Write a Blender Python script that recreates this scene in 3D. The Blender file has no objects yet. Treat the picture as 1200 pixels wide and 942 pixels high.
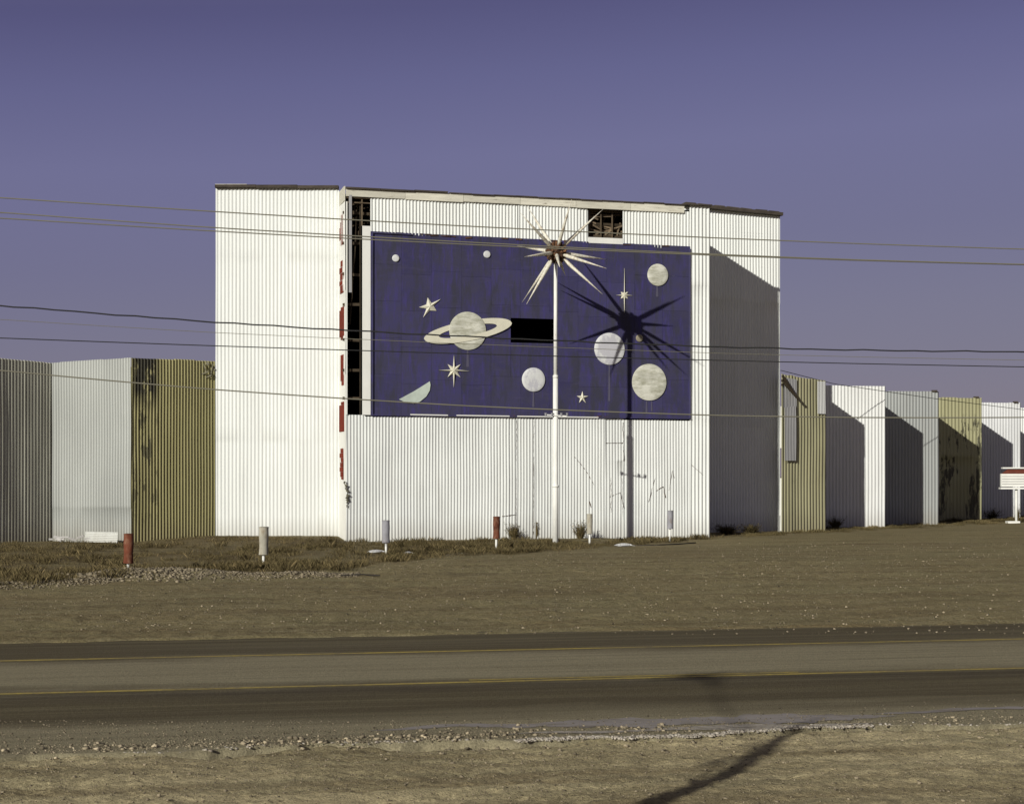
import bpy, math, random
import numpy as np
from mathutils import Vector
random.seed(7); rng = np.random.default_rng(11)
R = math.radians
F = 2010.0; CH = 2.35; CX = 600.0; HY = 558.0      # focal length in px of the 1200 px frame, eye height, horizon row
S = bpy.context.scene; C = S.collection

# ---------------------------------------------------------------- helpers
def at(px, py, Y):                       # point at depth Y
    return Vector(((px-CX)*Y/F, Y, CH+(HY-py)*Y/F))
def gnd(px, py):
    Y = F*CH/(py-HY); return ((px-CX)*Y/F, Y)
def ux(px, Y): return (px-CX)*Y/F
def zz(py, Y): return CH+(HY-py)*Y/F

def tag(o, label=None, cat=None, group=None, kind=None):
    if label: o['label'] = label
    if cat: o['category'] = cat
    if group: o['group'] = group
    if kind: o['kind'] = kind
    return o
def thing(name, loc, label, cat, group=None):
    o = bpy.data.objects.new(name, None); C.objects.link(o); o.location = loc
    o.empty_display_size = .3
    return tag(o, label, cat, group)
def wloc(o):
    v = Vector((0, 0, 0))
    while o is not None: v += o.location; o = o.parent
    return v
class MB:
    def __init__(s): s.v = []; s.f = []; s.t = []; s.vr = []; s.fr = []
    def add(s, vs, fs, tone=1.0):
        n = len(s.v); s.vr.append((n, n+len(vs))); s.fr.append((len(s.f), len(s.f)+len(fs)))
        s.v += [tuple(v) for v in vs]; s.f += [tuple(i+n for i in f) for f in fs]
        s.t += [tone]*len(vs)
    def box(s, c, d, rz=0, tone=1.0, rx=0, ry=0):
        from mathutils import Euler
        m = Euler((rx, ry, rz)).to_matrix(); c = Vector(c)
        vs = [c + m @ Vector((sx*d[0]/2, sy*d[1]/2, sz*d[2]/2)) for sz in (-1, 1) for sy in (-1, 1) for sx in (-1, 1)]
        s.add(vs, [(0,2,3,1),(4,5,7,6),(0,1,5,4),(2,6,7,3),(0,4,6,2),(1,3,7,5)], tone)
    def bar(s, a, b, w, h=None, tone=1.0):
        a = Vector(a); b = Vector(b); h = h or w; d = (b-a).normalized()
        u = d.cross(Vector((0,0,1)));
        if u.length < 1e-3: u = Vector((1,0,0))
        u.normalize(); v = u.cross(d).normalized()
        vs = [p + u*(i*w/2) + v*(j*h/2) for p in (a, b) for i, j in ((-1,-1),(1,-1),(1,1),(-1,1))]
        s.add(vs, [(0,3,2,1),(4,5,6,7),(0,1,5,4),(1,2,6,5),(2,3,7,6),(3,0,4,7)], tone)
    def tube(s, pts, rad, n=10, cap=True, tone=1.0):
        pts = [Vector(p) for p in pts]
        if not isinstance(rad, (list, tuple)): rad = [rad]*len(pts)
        vs = []; fs = []
        ref = Vector((0,0,1))
        for i, p in enumerate(pts):
            d = (pts[min(i+1, len(pts)-1)]-pts[max(i-1, 0)]).normalized()
            u = d.cross(ref)
            if u.length < 1e-3: u = d.cross(Vector((0,1,0)))
            u.normalize(); v = d.cross(u)
            for k in range(n):
                a = 2*math.pi*k/n; vs.append(p+(u*math.cos(a)+v*math.sin(a))*rad[i])
        for i in range(len(pts)-1):
            for k in range(n):
                fs.append((i*n+k, i*n+(k+1)%n, (i+1)*n+(k+1)%n, (i+1)*n+k))
        if cap: fs.append(tuple(range(n))[::-1]); fs.append(tuple((len(pts)-1)*n+k for k in range(n)))
        s.add(vs, fs, tone)
    def build_each(s, name, mat, parent=None, smooth=False):
        for (v0, v1), (f0, f1) in zip(s.vr, s.fr):
            q = MB(); q.v = s.v[v0:v1]; q.t = s.t[v0:v1]; q.f = [tuple(i-v0 for i in f) for f in s.f[f0:f1]]
            q.build(name, mat, parent, smooth)
    def build(s, name, mat, parent=None, smooth=False, label=None):
        me = bpy.data.meshes.new(name)
        off = wloc(parent) if parent else Vector((0,0,0))
        me.from_pydata([(v[0]-off.x, v[1]-off.y, v[2]-off.z) for v in s.v], [], s.f)
        at_ = me.attributes.new('tone', 'FLOAT', 'POINT'); at_.data.foreach_set('value', s.t)
        if smooth: me.polygons.foreach_set('use_smooth', [True]*len(me.polygons))
        me.materials.append(mat); me.validate(); me.update()
        o = bpy.data.objects.new(name, me); C.objects.link(o)
        if parent: o.parent = parent
        if label: o['label'] = label
        return o
def np_mesh(name, V, Fa, mat, parent=None, tone=None, smooth=False, extra=None):
    me = bpy.data.meshes.new(name); k = Fa.shape[1]
    off = wloc(parent) if parent else Vector((0,0,0))
    V = V - np.array([off.x, off.y, off.z])
    me.vertices.add(len(V)); me.vertices.foreach_set('co', V.astype(np.float32).ravel())
    me.loops.add(Fa.size); me.loops.foreach_set('vertex_index', Fa.astype(np.int32).ravel())
    me.polygons.add(len(Fa)); me.polygons.foreach_set('loop_start', np.arange(0, Fa.size, k, dtype=np.int32))
    me.polygons.foreach_set('loop_total', np.full(len(Fa), k, dtype=np.int32))
    me.update(calc_edges=True)
    if tone is None: tone = np.ones(len(V))
    a = me.attributes.new('tone', 'FLOAT', 'POINT'); a.data.foreach_set('value', tone.astype(np.float32))
    for n_, arr in (extra or {}).items():
        a = me.attributes.new(n_, 'FLOAT', 'POINT'); a.data.foreach_set('value', arr.astype(np.float32))
    if smooth: me.polygons.foreach_set('use_smooth', np.ones(len(Fa), dtype=bool))
    me.materials.append(mat); me.validate()
    o = bpy.data.objects.new(name, me); C.objects.link(o)
    if parent: o.parent = parent
    return o
def _h(ix, iy, seed):
    n = (ix.astype(np.int64)*374761393 + iy.astype(np.int64)*668265263 + seed*1442695041) & 0xffffffff
    n = ((n ^ (n >> 13))*1274126177) & 0xffffffff
    return ((n ^ (n >> 16)) & 0xffff)/65535.0
def vn(x, y, seed=0):
    x = np.asarray(x, float); y = np.asarray(y, float)
    ix = np.floor(x); iy = np.floor(y); fx = x-ix; fy = y-iy
    fx = fx*fx*(3-2*fx); fy = fy*fy*(3-2*fy); ix = ix.astype(np.int64); iy = iy.astype(np.int64)
    a = _h(ix, iy, seed); b = _h(ix+1, iy, seed); c = _h(ix, iy+1, seed); d = _h(ix+1, iy+1, seed)
    return (a*(1-fx)+b*fx)*(1-fy)+(c*(1-fx)+d*fx)*fy
def fbm(x, y, seed=0, o=4):
    r = 0; a = .5; t = 0
    for i in range(o): r = r+a*vn(x*2**i, y*2**i, seed+i*17); t += a; a *= .5
    return r/t

# ---------------------------------------------------------------- materials
class NT:
    def __init__(s, name):
        s.m = bpy.data.materials.new(name); s.m.use_nodes = True; s.t = s.m.node_tree; s.t.nodes.clear()
        s.out = s.n('ShaderNodeOutputMaterial'); s.b = s.n('ShaderNodeBsdfPrincipled')
        s.l(s.b.outputs[0], s.out.inputs[0]); s.pos = s.n('ShaderNodeNewGeometry').outputs['Position']
    def n(s, k, **kw):
        x = s.t.nodes.new(k)
        for a, b in kw.items(): setattr(x, a, b)
        return x
    def l(s, a, b): s.t.links.new(a, b)
    def setin(s, sock, v):
        if hasattr(v, 'is_linked') or isinstance(v, bpy.types.NodeSocket): s.l(v, sock)
        else:
            if isinstance(v, tuple) and len(v) == 3 and sock.type == 'RGBA': v = v+(1,)
            sock.default_value = v
    def math(s, op, a, b=0, clamp=False):
        x = s.n('ShaderNodeMath', operation=op, use_clamp=clamp); s.setin(x.inputs[0], a); s.setin(x.inputs[1], b); return x.outputs[0]
    def mapp(s, scale=(1,1,1), rz=0, loc=(0,0,0), src=None):
        x = s.n('ShaderNodeMapping'); s.l(src or s.pos, x.inputs[0]); x.inputs['Scale'].default_value = scale
        x.inputs['Rotation'].default_value = (0,0,rz); x.inputs['Location'].default_value = loc; return x.outputs[0]
    def noise(s, vec, scale=1, det=4, rough=.6):
        x = s.n('ShaderNodeTexNoise'); s.l(vec, x.inputs['Vector']); x.inputs['Scale'].default_value = scale
        x.inputs['Detail'].default_value = det; x.inputs['Roughness'].default_value = rough; return x.outputs[0]
    def ramp(s, f, a, b, va=0., vb=1.):
        x = s.n('ShaderNodeMapRange'); s.setin(x.inputs[0], f); x.inputs[1].default_value = a; x.inputs[2].default_value = b
        x.inputs[3].default_value = va; x.inputs[4].default_value = vb; return x.outputs[0]
    def mix(s, f, a, b, mode='MIX'):
        x = s.n('ShaderNodeMix', data_type='RGBA', blend_type=mode); s.setin(x.inputs[0], f)
        s.setin(x.inputs[6], a); s.setin(x.inputs[7], b); return x.outputs[2]
    def attr(s, name): return s.n('ShaderNodeAttribute', attribute_name=name).outputs['Fac']
    def scale(s, col, f):          # colour times factor
        c = s.n('ShaderNodeCombineXYZ'); [s.setin(c.inputs[i], f) for i in range(3)]
        x = s.n('ShaderNodeMix', data_type='RGBA', blend_type='MULTIPLY'); x.inputs[0].default_value = 1
        s.setin(x.inputs[6], col); s.l(c.outputs[0], x.inputs[7]); return x.outputs[2]
    def fin(s, col, rough=.7, bump=None, dist=.01, spec=.3, metal=0):
        s.setin(s.b.inputs['Base Color'], col); s.setin(s.b.inputs['Roughness'], rough)
        s.b.inputs['Specular IOR Level'].default_value = spec; s.b.inputs['Metallic'].default_value = metal
        if bump is not None:
            x = s.n('ShaderNodeBump'); x.inputs['Strength'].default_value = 1; x.inputs['Distance'].default_value = dist
            s.l(bump, x.inputs['Height']); s.l(x.outputs[0], s.b.inputs['Normal'])
        return s.m

def m_metal(name, col, var=.12, dirt=.25, dirtcol=(.22,.19,.14), rust=.5, rough=.55, blk=None):
    t = NT(name)
    st = t.noise(t.mapp((5,5,.35)), 1, 5, .65)
    big = t.noise(t.mapp((.5,.5,.3)), 1, 3)
    c = t.scale(col, t.math('MULTIPLY', t.attr('tone'), t.ramp(big, .3, .7, 1-var, 1+var*.4)))
    c = t.mix(t.ramp(st, .52, .8, 0, dirt), c, dirtcol)
    sp = t.noise(t.mapp((9,9,4)), 1, 5, .7)
    c = t.mix(t.ramp(sp, .72, .77, 0, rust), c, (.13,.06,.03))
    # grime splashed up from the soil
    z = t.n('ShaderNodeSeparateXYZ'); t.l(t.pos, z.inputs[0])
    g = t.math('SUBTRACT', t.math('ADD', z.outputs[2], t.math('MULTIPLY', st, 1.2)), .6)
    c = t.mix(t.ramp(g, 0, .9, .35, 0), c, (.2,.16,.1))
    if blk:
        for (x0, x1, z0, z1, amt, sc, th) in blk:      # black peeling / tar stains with a shape of their own
            nz = t.noise(t.mapp((sc*1.6, sc*1.6, sc*.5)), 1, 5, .75)
            xx = t.math('MULTIPLY', t.ramp(z.outputs[0], x0-.1, x0+.1), t.ramp(z.outputs[0], x1-.1, x1+.1, 1, 0))
            zz_ = t.math('MULTIPLY', t.ramp(z.outputs[2], z0-.4, z0+.4), t.ramp(z.outputs[2], z1-.3, z1+.3, 1, 0))
            mk = t.math('MULTIPLY', t.math('MULTIPLY', xx, zz_), t.ramp(nz, th, th+.05))
            c = t.mix(t.math('MULTIPLY', mk, amt), c, (.03,.028,.02))
    fine = t.noise(t.mapp((30,30,30)), 1, 3)
    return t.fin(c, rough, fine, .003, .3)
def m_plain(name, col, var=.2, sc=(4,4,4), rough=.8, spec=.2, second=None, th=(.5,.7), bump=.01, metal=0):
    t = NT(name); n = t.noise(t.mapp(sc), 1, 5, .65)
    c = t.scale(col, t.math('MULTIPLY', t.attr('tone'), t.ramp(n, .3, .7, 1-var, 1+var)))
    if second: c = t.mix(t.ramp(t.noise(t.mapp(tuple(s*1.7 for s in sc), loc=(3,5,7)), 1, 5, .7), th[0], th[1]), c, second)
    return t.fin(c, rough, n, bump, spec, metal)

WHITE = (.71,.73,.70)
M_white = m_metal('white painted corrugated metal', WHITE, .06, .10)
M_whiteB = m_metal('older white corrugated metal', (.665,.685,.66), .10, .22)
M_greyA = m_metal('weathered grey corrugated metal', (.47,.465,.38), .15, .4)
M_chalk = m_metal('chalky white fence metal', (.41,.425,.40), .10, .2, (.3,.29,.27))
xB0, xB1 = ux(153,60), ux(177,60)
M_oliveC = m_metal('mustard painted corrugated metal', (.34,.315,.145), .15, .3, (.2,.17,.06), blk=[(xB0, xB1, .9, 5.0, .7, 2.2, .52), (xB0, xB1, 5.0, 6.8, .95, 1.6, .40)])
M_olive1 = m_metal('faded olive painted metal', (.36,.345,.21), .2, .5, (.3,.25,.13), blk=[(10, 14, .5, 6, .6, 1.1, .66)])
M_olive4 = m_metal('peeling pale olive metal', (.34,.33,.19), .12, .4, (.2,.18,.08), blk=[(21.5, 26, 0, 5.4, .85, 1.0, .545)])
M_fw = m_metal('white fence metal', (.69,.70,.68), .08, .15)
M_fg = m_metal('pale grey fence metal', (.32,.335,.325), .08, .2)
M_fw5 = m_metal('off white fence metal', (.60,.61,.61), .08, .2)
M_galv = m_metal('bare galvanised sheet', (.36,.36,.36), .2, .3, rough=.4)
M_tornm = m_plain('dull torn sheet metal', (.15,.14,.10), .3, (8,8,8), .8)
M_trim = m_plain('weathered white board', (.62,.60,.50), .15, (1.5,1.5,14), .85, second=(.2,.17,.12), th=(.58,.72))
M_dark = m_plain('dark tar roofing edge', (.06,.05,.04), .4, (2,2,6), .9)
M_flat = m_plain('flat white painted sheet', (.74,.74,.69), .05, (2,2,1), .6)
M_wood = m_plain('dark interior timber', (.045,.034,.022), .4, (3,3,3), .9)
M_black = m_plain('black painted interior shade', (.012,.011,.011), .2, (1,1,1), .95, 0)
M_red = m_plain('red painted letter metal', (.17,.020,.008), .25, (3,3,2), .75, .08, second=(.11,.028,.012), th=(.5,.75))
M_rust = m_plain('rusty metal', (.10,.050,.025), .5, (8,8,8), .85, second=(.04,.025,.02), th=(.45,.6))
M_rustcan = m_plain('rust red drum', (.135,.045,.026), .35, (5,5,3), .85, .08, second=(.22,.12,.075), th=(.45,.7))
M_greycan = m_plain('grey drum', (.27,.27,.29), .2, (5,5,3), .7, second=(.2,.14,.1), th=(.55,.75))
M_tancan = m_plain('pale tan drum', (.38,.36,.29), .2, (5,5,2), .8, second=(.2,.14,.08), th=(.5,.75))
M_post = m_plain('white post', (.75,.75,.7), .1, (5,5,2), .6, second=(.4,.3,.2), th=(.62,.75))
M_spike = m_plain('white spike metal', (.66,.64,.54), .2, (6,6,6), .6, .3, second=(.34,.22,.12), th=(.5,.7))
M_planet = m_plain('mottled off white planet board', (.60,.60,.52), .22, (1.1,1.1,3.2), .8, .1, second=(.33,.33,.25), th=(.42,.66))
M_moon = m_plain('pale blue white moon board', (.60,.61,.60), .12, (1.2,1.2,.8), .8, .1, second=(.47,.47,.50), th=(.5,.56))
M_tanmoon = m_plain('tan small moon board', (.27,.24,.17), .2, (5,5,5), .7)
M_star = m_plain('cream star metal', (.62,.60,.48), .06, (3,3,3), .6)
M_drip = m_plain('pale drip stain', (.085,.08,.12), .15, (6,6,1), .8)
M_wire = m_plain('grey weathered cable', (.17,.16,.12), .1, (1,1,1), .6)
M_wireD = m_plain('black cable', (.025,.025,.025), .1, (1,1,1), .6)
M_scrap = m_plain('white scrap sheet', (.7,.7,.68), .1, (3,3,3), .5)
M_tube = m_plain('black tube', (.04,.035,.03), .2, (3,3,3), .7)
M_bark = m_plain('tree bark', (.12,.1,.08), .3, (6,6,2), .9)
M_leaf = m_plain('dark foliage', (.05,.06,.03), .4, (2,2,2), .8)
M_signred = m_plain('dull red sign roof', (.12,.032,.02), .2, (3,3,3), .7)
def m_grass():
    t = NT('dry grass'); x = t.attr('tone')
    r = t.n('ShaderNodeValToRGB'); t.l(x, r.inputs[0]); e = r.color_ramp.elements
    e[0].color = (.045,.034,.014,1); e[1].color = (.30,.225,.11,1)
    q = e.new(.5); q.color = (.122,.098,.046,1)
    return t.fin(r.outputs[0], .9, None, 0, .1)
M_grass = m_grass()
def m_mural():
    t = NT('indigo mural paint')
    n1 = t.noise(t.mapp((.9,.9,1.4)), 1, 5, .7); n2 = t.noise(t.mapp((7,7,1.2)), 1, 5, .7); n3 = t.noise(t.mapp((1.4,1.4,9)), 1, 4, .6)
    n4 = t.noise(t.mapp((2.2,2.2,.5), loc=(9,2,4)), 1, 6, .7)
    c = t.scale((.046,.043,.108), t.attr('tone'))
    c = t.mix(t.ramp(n1, .40, .62, 0, .8), c, (.050,.047,.084))
    c = t.mix(t.ramp(n2, .5, .66, 0, .85), c, (.052,.043,.160))
    c = t.mix(t.ramp(n4, .5, .62, 0, .75), c, (.040,.040,.054))
    c = t.mix(t.ramp(n3, .58, .75, 0, .6), c, (.062,.056,.12))
    return t.fin(c, .78, n2, .006, .15)
M_mural = m_mural()
YAW = R(12.0); RN = (-math.sin(YAW), math.cos(YAW)); RC = (0., 23.13)     # road frame: offset 0 on the far yellow line
def roff(x, y): return (x-RC[0])*RN[0]+(y-RC[1])*RN[1]
def m_ground():
    t = NT('gravel and dirt')
    al = t.mapp((1,1,1), 0)
    # stretched along the road for wheel tracks
    tr = t.n('ShaderNodeVectorRotate'); tr.rotation_type = 'Z_AXIS'; t.l(t.pos, tr.inputs[0]); tr.inputs['Angle'].default_value = -YAW
    trk = t.noise(t.mapp((.10,1.3,1), src=tr.outputs[0]), 1, 5, .6)
    trk2 = t.noise(t.mapp((.35,5,1), src=tr.outputs[0]), 1, 4, .6)
    big = t.noise(t.mapp((.25,.25,1)), 1, 5, .6)
    fine = t.noise(t.mapp((26,26,26)), 1, 6, .75)
    med = t.noise(t.mapp((5,5,5)), 1, 5, .7)
    nearf = t.attr('near'); gr = t.attr('grassy')
    c = t.mix(nearf, (.262,.217,.112), (.60,.51,.30))
    c = t.mix(t.ramp(big, .4, .65, 0, .5), c, (.25,.225,.115))
    c = t.mix(t.ramp(trk, .47, .60, 0, .55), c, (.17,.125,.065))
    c = t.mix(t.ramp(trk2, .50, .64, 0, .5), c, (.32,.285,.17))
    c = t.mix(t.ramp(med, .52, .66, 0, .35), c, (.15,.12,.07))
    pat = t.noise(t.mapp((.22,.9,1), loc=(7,3,0), src=tr.outputs[0]), 1, 4, .6)
    c = t.mix(t.ramp(pat, .54, .64, 0, .5), c, (.15,.118,.062))
    c = t.scale(c, t.ramp(fine, .3, .7, .55, 1.45))
    sp = t.noise(t.mapp((16,16,16), loc=(4,1,2)), 1, 2, .5)
    c = t.mix(t.ramp(sp, .70, .76, 0, .75), c, (.05,.04,.025))
    c = t.mix(t.ramp(sp, .30, .24, 0, .6), c, (.42,.37,.26))
    c = t.mix(gr, c, t.scale((.13,.098,.05), t.ramp(med, .3, .7, .6, 1.3)))
    b = t.math('ADD', t.math('MULTIPLY', fine, .6), med)
    return t.fin(c, .95, b, .07, .1)
M_ground = m_ground()
def m_road():
    t = NT('dusty asphalt')
    tr = t.n('ShaderNodeVectorRotate'); tr.rotation_type = 'Z_AXIS'; t.l(t.pos, tr.inputs[0]); tr.inputs['Angle'].default_value = -YAW
    o = t.n('ShaderNodeSeparateXYZ'); t.l(tr.outputs[0], o.inputs[0])
    off = t.math('SUBTRACT', o.outputs[1], RC[1]*math.cos(YAW))
    wob = t.noise(t.mapp((.3,1.2,1), src=tr.outputs[0]), 1, 5, .6)
    offw = t.math('ADD', off, t.math('MULTIPLY', t.math('SUBTRACT', wob, .5), 1.9))
    fine = t.noise(t.mapp((45,45,45)), 1, 5, .75); st = t.noise(t.mapp((.12,4,1), src=tr.outputs[0]), 1, 6, .6)
    r = t.n('ShaderNodeValToRGB'); t.l(t.ramp(offw, -9, 3.4), r.inputs[0])
    def P(o_): return (o_+9)/12.4
    A = (.098,.080,.045,1); D = (.285,.252,.160,1); L = (.155,.132,.080,1)
    e = r.color_ramp.elements; e[0].position = P(-9); e[0].color = D; e[1].position = P(3.4); e[1].color = D
    for o_, c_ in ((-6.5, D), (-5.9, L), (-5.4, A), (-4.6,(.112,.092,.050,1)), (-3.75, (.075,.061,.038,1)), (-3.4, L), (-2.9, D), (-.6, D), (-.1, L), (.35, A), (1.2, (.108,.089,.052,1)), (2.2, A), (2.7, L)):
        x = e.new(P(o_)); x.color = c_
    c = t.mix(t.ramp(st, .46, .66, 0, .5), r.outputs[0], (.19,.165,.100))
    st2 = t.noise(t.mapp((.25,9,1), loc=(3,1,0), src=tr.outputs[0]), 1, 5, .6)
    c = t.mix(t.ramp(st2, .52, .70, 0, .45), c, (.085,.068,.045))
    c = t.scale(c, t.ramp(fine, .3, .7, .6, 1.4))
    return t.fin(c, .9, fine, .02, .12)
M_road = m_road()
def m_line():
    t = NT('worn yellow line paint'); n = t.noise(t.mapp((12,12,12)), 1, 5, .8); n2 = t.noise(t.mapp((.5,.5,.5)), 1, 3)
    k = t.math('ADD', n, t.math('MULTIPLY', n2, .9))
    return t.fin(t.mix(t.ramp(k, .80, 1.12, 0, .85), (.44,.34,.07), (.16,.13,.08)), .8)
M_line = m_line()
M_stone = m_plain('loose stones', (.22,.185,.125), .25, (6,6,6), .95)
M_crust = m_plain('broken chalky road edge', (.33,.30,.25), .2, (9,9,9), .95, second=(.22,.18,.14), th=(.5,.65), bump=.02)
M_puddle = m_plain('smooth grey asphalt patch', (.27,.245,.225), .12, (1,3,1), .7, second=(.2,.175,.14), th=(.5,.62))

# ---------------------------------------------------------------- corrugated sheet walls
def corr(name, A, B, zb, zt, mat, parent, pitch=.125, depth=.032, seams=(), sheet=.9, dent=.012, seed=1, label=None, tv=.05, rag=0., ragt=0., proud=0.):
    """wall along A->B seen from the side to the right of A->B turned towards the viewer; zb, zt = (at A, at B)"""
    A = np.array(A, float); B = np.array(B, float); L = np.linalg.norm(B-A); d = (B-A)/L; n = np.array([d[1], -d[0]])
    per = 8; nc = max(9, int(L/pitch*per)+1); s = np.linspace(0, L, nc)
    if isinstance(zb, (int, float)): zb = (zb, zb)
    if isinstance(zt, (int, float)): zt = (zt, zt)
    bot = np.interp(s, [0, L], zb); top = np.interp(s, [0, L], zt)
    sh = np.floor((s+seed*.37)/sheet)
    if rag: bot = bot + rag*(_h(sh.astype(int), np.zeros(nc, int), seed)-.5)*2 + rag*.3*np.sin(s*37+seed)
    if ragt: top = top + ragt*(_h(sh.astype(int), np.ones(nc, int), seed+5)-.5)*2
    prof = np.sin(s/pitch*2*math.pi); prof = np.sign(prof)*np.abs(prof)**.8*depth/2
    H = float(top.max()-bot.min())
    rows = sorted(set([0, 1]+[i/max(2, int(H/.7)) for i in range(1, max(2, int(H/.7)))]))
    zr = [(r, 0, 0) for r in rows]
    base = float(bot.mean()); hh = float((top-bot).mean())
    blocks = []
    for q in seams:
        r = (q-base)/hh
        if .02 < r < .98: zr += [(r-.001, 0, -1), (r+.001, 0, 1)]; blocks.append(r)
    zr.sort(key=lambda a: a[0])
    V = []; T = []
    for r, _, k in zr:
        z = bot+(top-bot)*r
        bl = sum(1 for q in blocks if r > q)
        lap = .009*bl + (vn(s*.7, z*.5, seed)-.5)*dent*4 + (vn(s*3, z*.9, seed+3)-.5)*dent
        so = (_h(sh.astype(int), np.full(nc, bl), seed+9)-.5)*.012
        off = prof+lap+so+proud
        V.append(np.stack([A[0]+d[0]*s+n[0]*off, A[1]+d[1]*s+n[1]*off, z], 1))
        T.append(1+tv*(_h(sh.astype(int), np.full(nc, bl), seed+21)-.6))
    V = np.concatenate(V); T = np.concatenate(T); nr = len(zr)
    i, j = np.meshgrid(np.arange(nr-1), np.arange(nc-1), indexing='ij'); a = (i*nc+j).ravel()
    Fa = np.stack([a, a+1, a+nc+1, a+nc], 1)
    o = np_mesh(name, V, Fa, mat, parent, T)
    if label: o['label'] = label
    return o
def wallbox(mb, A, B, z0, z1, th=.1, off=0., tone=1.):
    A = np.array(A, float); B = np.array(B, float); L = np.linalg.norm(B-A); d = (B-A)/L; n = np.array([d[1], -d[0]])
    m = (A+B)/2+n*(off+th/2); mb.box((m[0], m[1], (z0+z1)/2), (L, th, z1-z0), math.atan2(d[1], d[0]), tone)

# ---------------------------------------------------------------- the screen tower
FL = (ux(405.5, 61.3), 61.3); FR = (ux(831.5, 65.4), 65.4)
HB = 12.62
JL = (ux(397.5, 62.7), 62.7); LW = (ux(252.5, 62.7), 62.75)
JR = (6.1, 70.2); RW = (ux(914, 71.7), 71.7)
fd = np.array(FR)-np.array(FL); LF = np.linalg.norm(fd); fd = fd/LF; fn = np.array([fd[1], -fd[0]])
def onfront(px, py, off=0.):
    """pixel of the reference frame -> (s, z) on the front wall plane"""
    k = (px-CX)/F; o = np.array(FL)+fn*off
    # o + s*fd = (k*Y, Y)
    s = (k*o[1]-o[0])/(fd[0]-k*fd[1]); Y = o[1]+s*fd[1]
    return s, CH+(HY-py)*Y/F
def fp(s, z, off=0.): return Vector((FL[0]+fd[0]*s+fn[0]*off, FL[1]+fd[1]*s+fn[1]*off, z))
def fpx(px, py, off=0.):
    s, z = onfront(px, py, off); return fp(s, z, off)
def fs(px): return onfront(px, 400)[0]
def f2(s): return (FL[0]+fd[0]*s, FL[1]+fd[1]*s)

tower = thing('screen_tower', (0, 66, 0), 'tall white corrugated metal screen tower with an indigo outer space mural on its front', 'drive-in screen')
# key positions on the front
s_sl0, s_sl1 = fs(409.5), fs(424.5)           # tall dark slot
s_m0, s_m1 = fs(434), fs(808)                 # mural
zs_b = onfront(417, 486)[1]
zmt = onfront(434, 272)[1]; zmt2 = onfront(808, 290)[1]
zmb = onfront(434, 487)[1]; zmb2 = onfront(808, 491)[1]
s_w0, s_w1 = fs(689), fs(729.5); zw_t = onfront(709, 242)[1]; zw_b = onfront(709, 279)[1]
ZT = HB-.26
# lower front wall, in sheets with seams
sc = [0.0, fs(605), fs(626), fs(709), fs(730), s_m1, LF]
tops = [zmb, zmb+.02, zmb+.08, zmb, zmb-.05, zmb2, zmb2]
lw = [corr('front_wall', f2(a), f2(b), -.1, (tops[i], tops[i]-.02), M_whiteB, tower, .116, .030, seams=[2.9] if i in (3,) else [], seed=3+i, dent=.018, tv=.07, ragt=.03, proud=.0 if i % 2 else .012)
      for i, (a, b) in enumerate(zip(sc[:-2], sc[1:-1]))]
corr('corner_panel', f2(s_m1), f2(LF), -.1, HB+.02, M_white, tower, .15, .045, seams=[zmb2, 9.6], seed=31, label='corrugated strip at the right edge of the mural', sheet=.5, tv=.08)
# upper band over the mural
ub = [(s_m0, fs(606)), (fs(607), s_w0), (s_w1, s_m1)]
for i, (a, b) in enumerate(ub):
    za = np.interp(a, [s_m0, s_m1], [zmt, zmt2]); zb_ = np.interp(b, [s_m0, s_m1], [zmt, zmt2])
    corr('upper_wall', f2(a), f2(b), (za-.03, zb_-.03), ZT+.03, M_white, tower, .125, .036, seed=40+i, tv=.06, rag=.05, sheet=.6, proud=.03)
zz0 = np.interp(s_w0, [s_m0, s_m1], [zmt, zmt2])
mb = MB(); wallbox(mb, f2(s_w0), f2(s_w1), zz0-.02, zw_b, .03, .02); 
# flat white sheet between the slot and the mural, jamb left of the slot
wallbox(mb, f2(s_sl1), f2(s_m0), zs_b, onfront(429, 265)[1], .03, 0)
wallbox(mb, f2(0), f2(s_sl0-.08), zs_b, ZT-.2, .03, 0)
mb.build_each('flat_sheet', M_flat, tower)
mb = MB()
wallbox(mb, f2(fs(408.5)), f2(fs(411.5)), onfront(410, 343)[1], onfront(410, 229)[1], .08, .035)
mb.build('grey_post', M_galv, tower)
# left return with its red letters, wings
corr('side_wall', JL, FL, -.12, HB+.1, M_flat, tower, .3, .006, seams=[3, 6, 9], seed=51, dent=.004)
corr('left_wing_wall', LW, JL, -.1, (12.94, 12.90), M_white, tower, .137, .029, seams=[3.7, 10.35], seed=61, tv=.05, dent=.01)
corr('right_return_wall', FR, JR, -.1, (HB, 13.05), M_white, tower, .14, .036, seed=62)
corr('right_wing_wall', JR, RW, -.1, (13.5, 13.2), M_white, tower, .13, .036, seams=[4.4, 9.65], seed=63, tv=.08, dent=.01)
BK = [(11.0, 71.6), (9.8, 76.0), (-9.8, 70.2), (-10.8, 62.9)]
corr('outer_side_wall', RW, BK[1], -.1, 13.1, M_white, tower, .13, .036, seed=64)
corr('back_wall', BK[1], BK[2], -.1, 13.0, M_whiteB, tower, .14, .036, seed=65)
corr('outer_side_wall', BK[2], LW, -.1, 12.9, M_white, tower, .13, .036, seed=66)
mb = MB()   # roof deck
zr = 12.45
poly = [FL, FR, JR, RW, BK[1], BK[2], LW, JL]
mb.add([(p[0], p[1], zr) for p in poly], [tuple(range(8))]); 
mb.add([(p[0], p[1], zr-.12) for p in poly], [tuple(range(8))[::-1]])
mb.build('roof', M_dark, tower)
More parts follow.
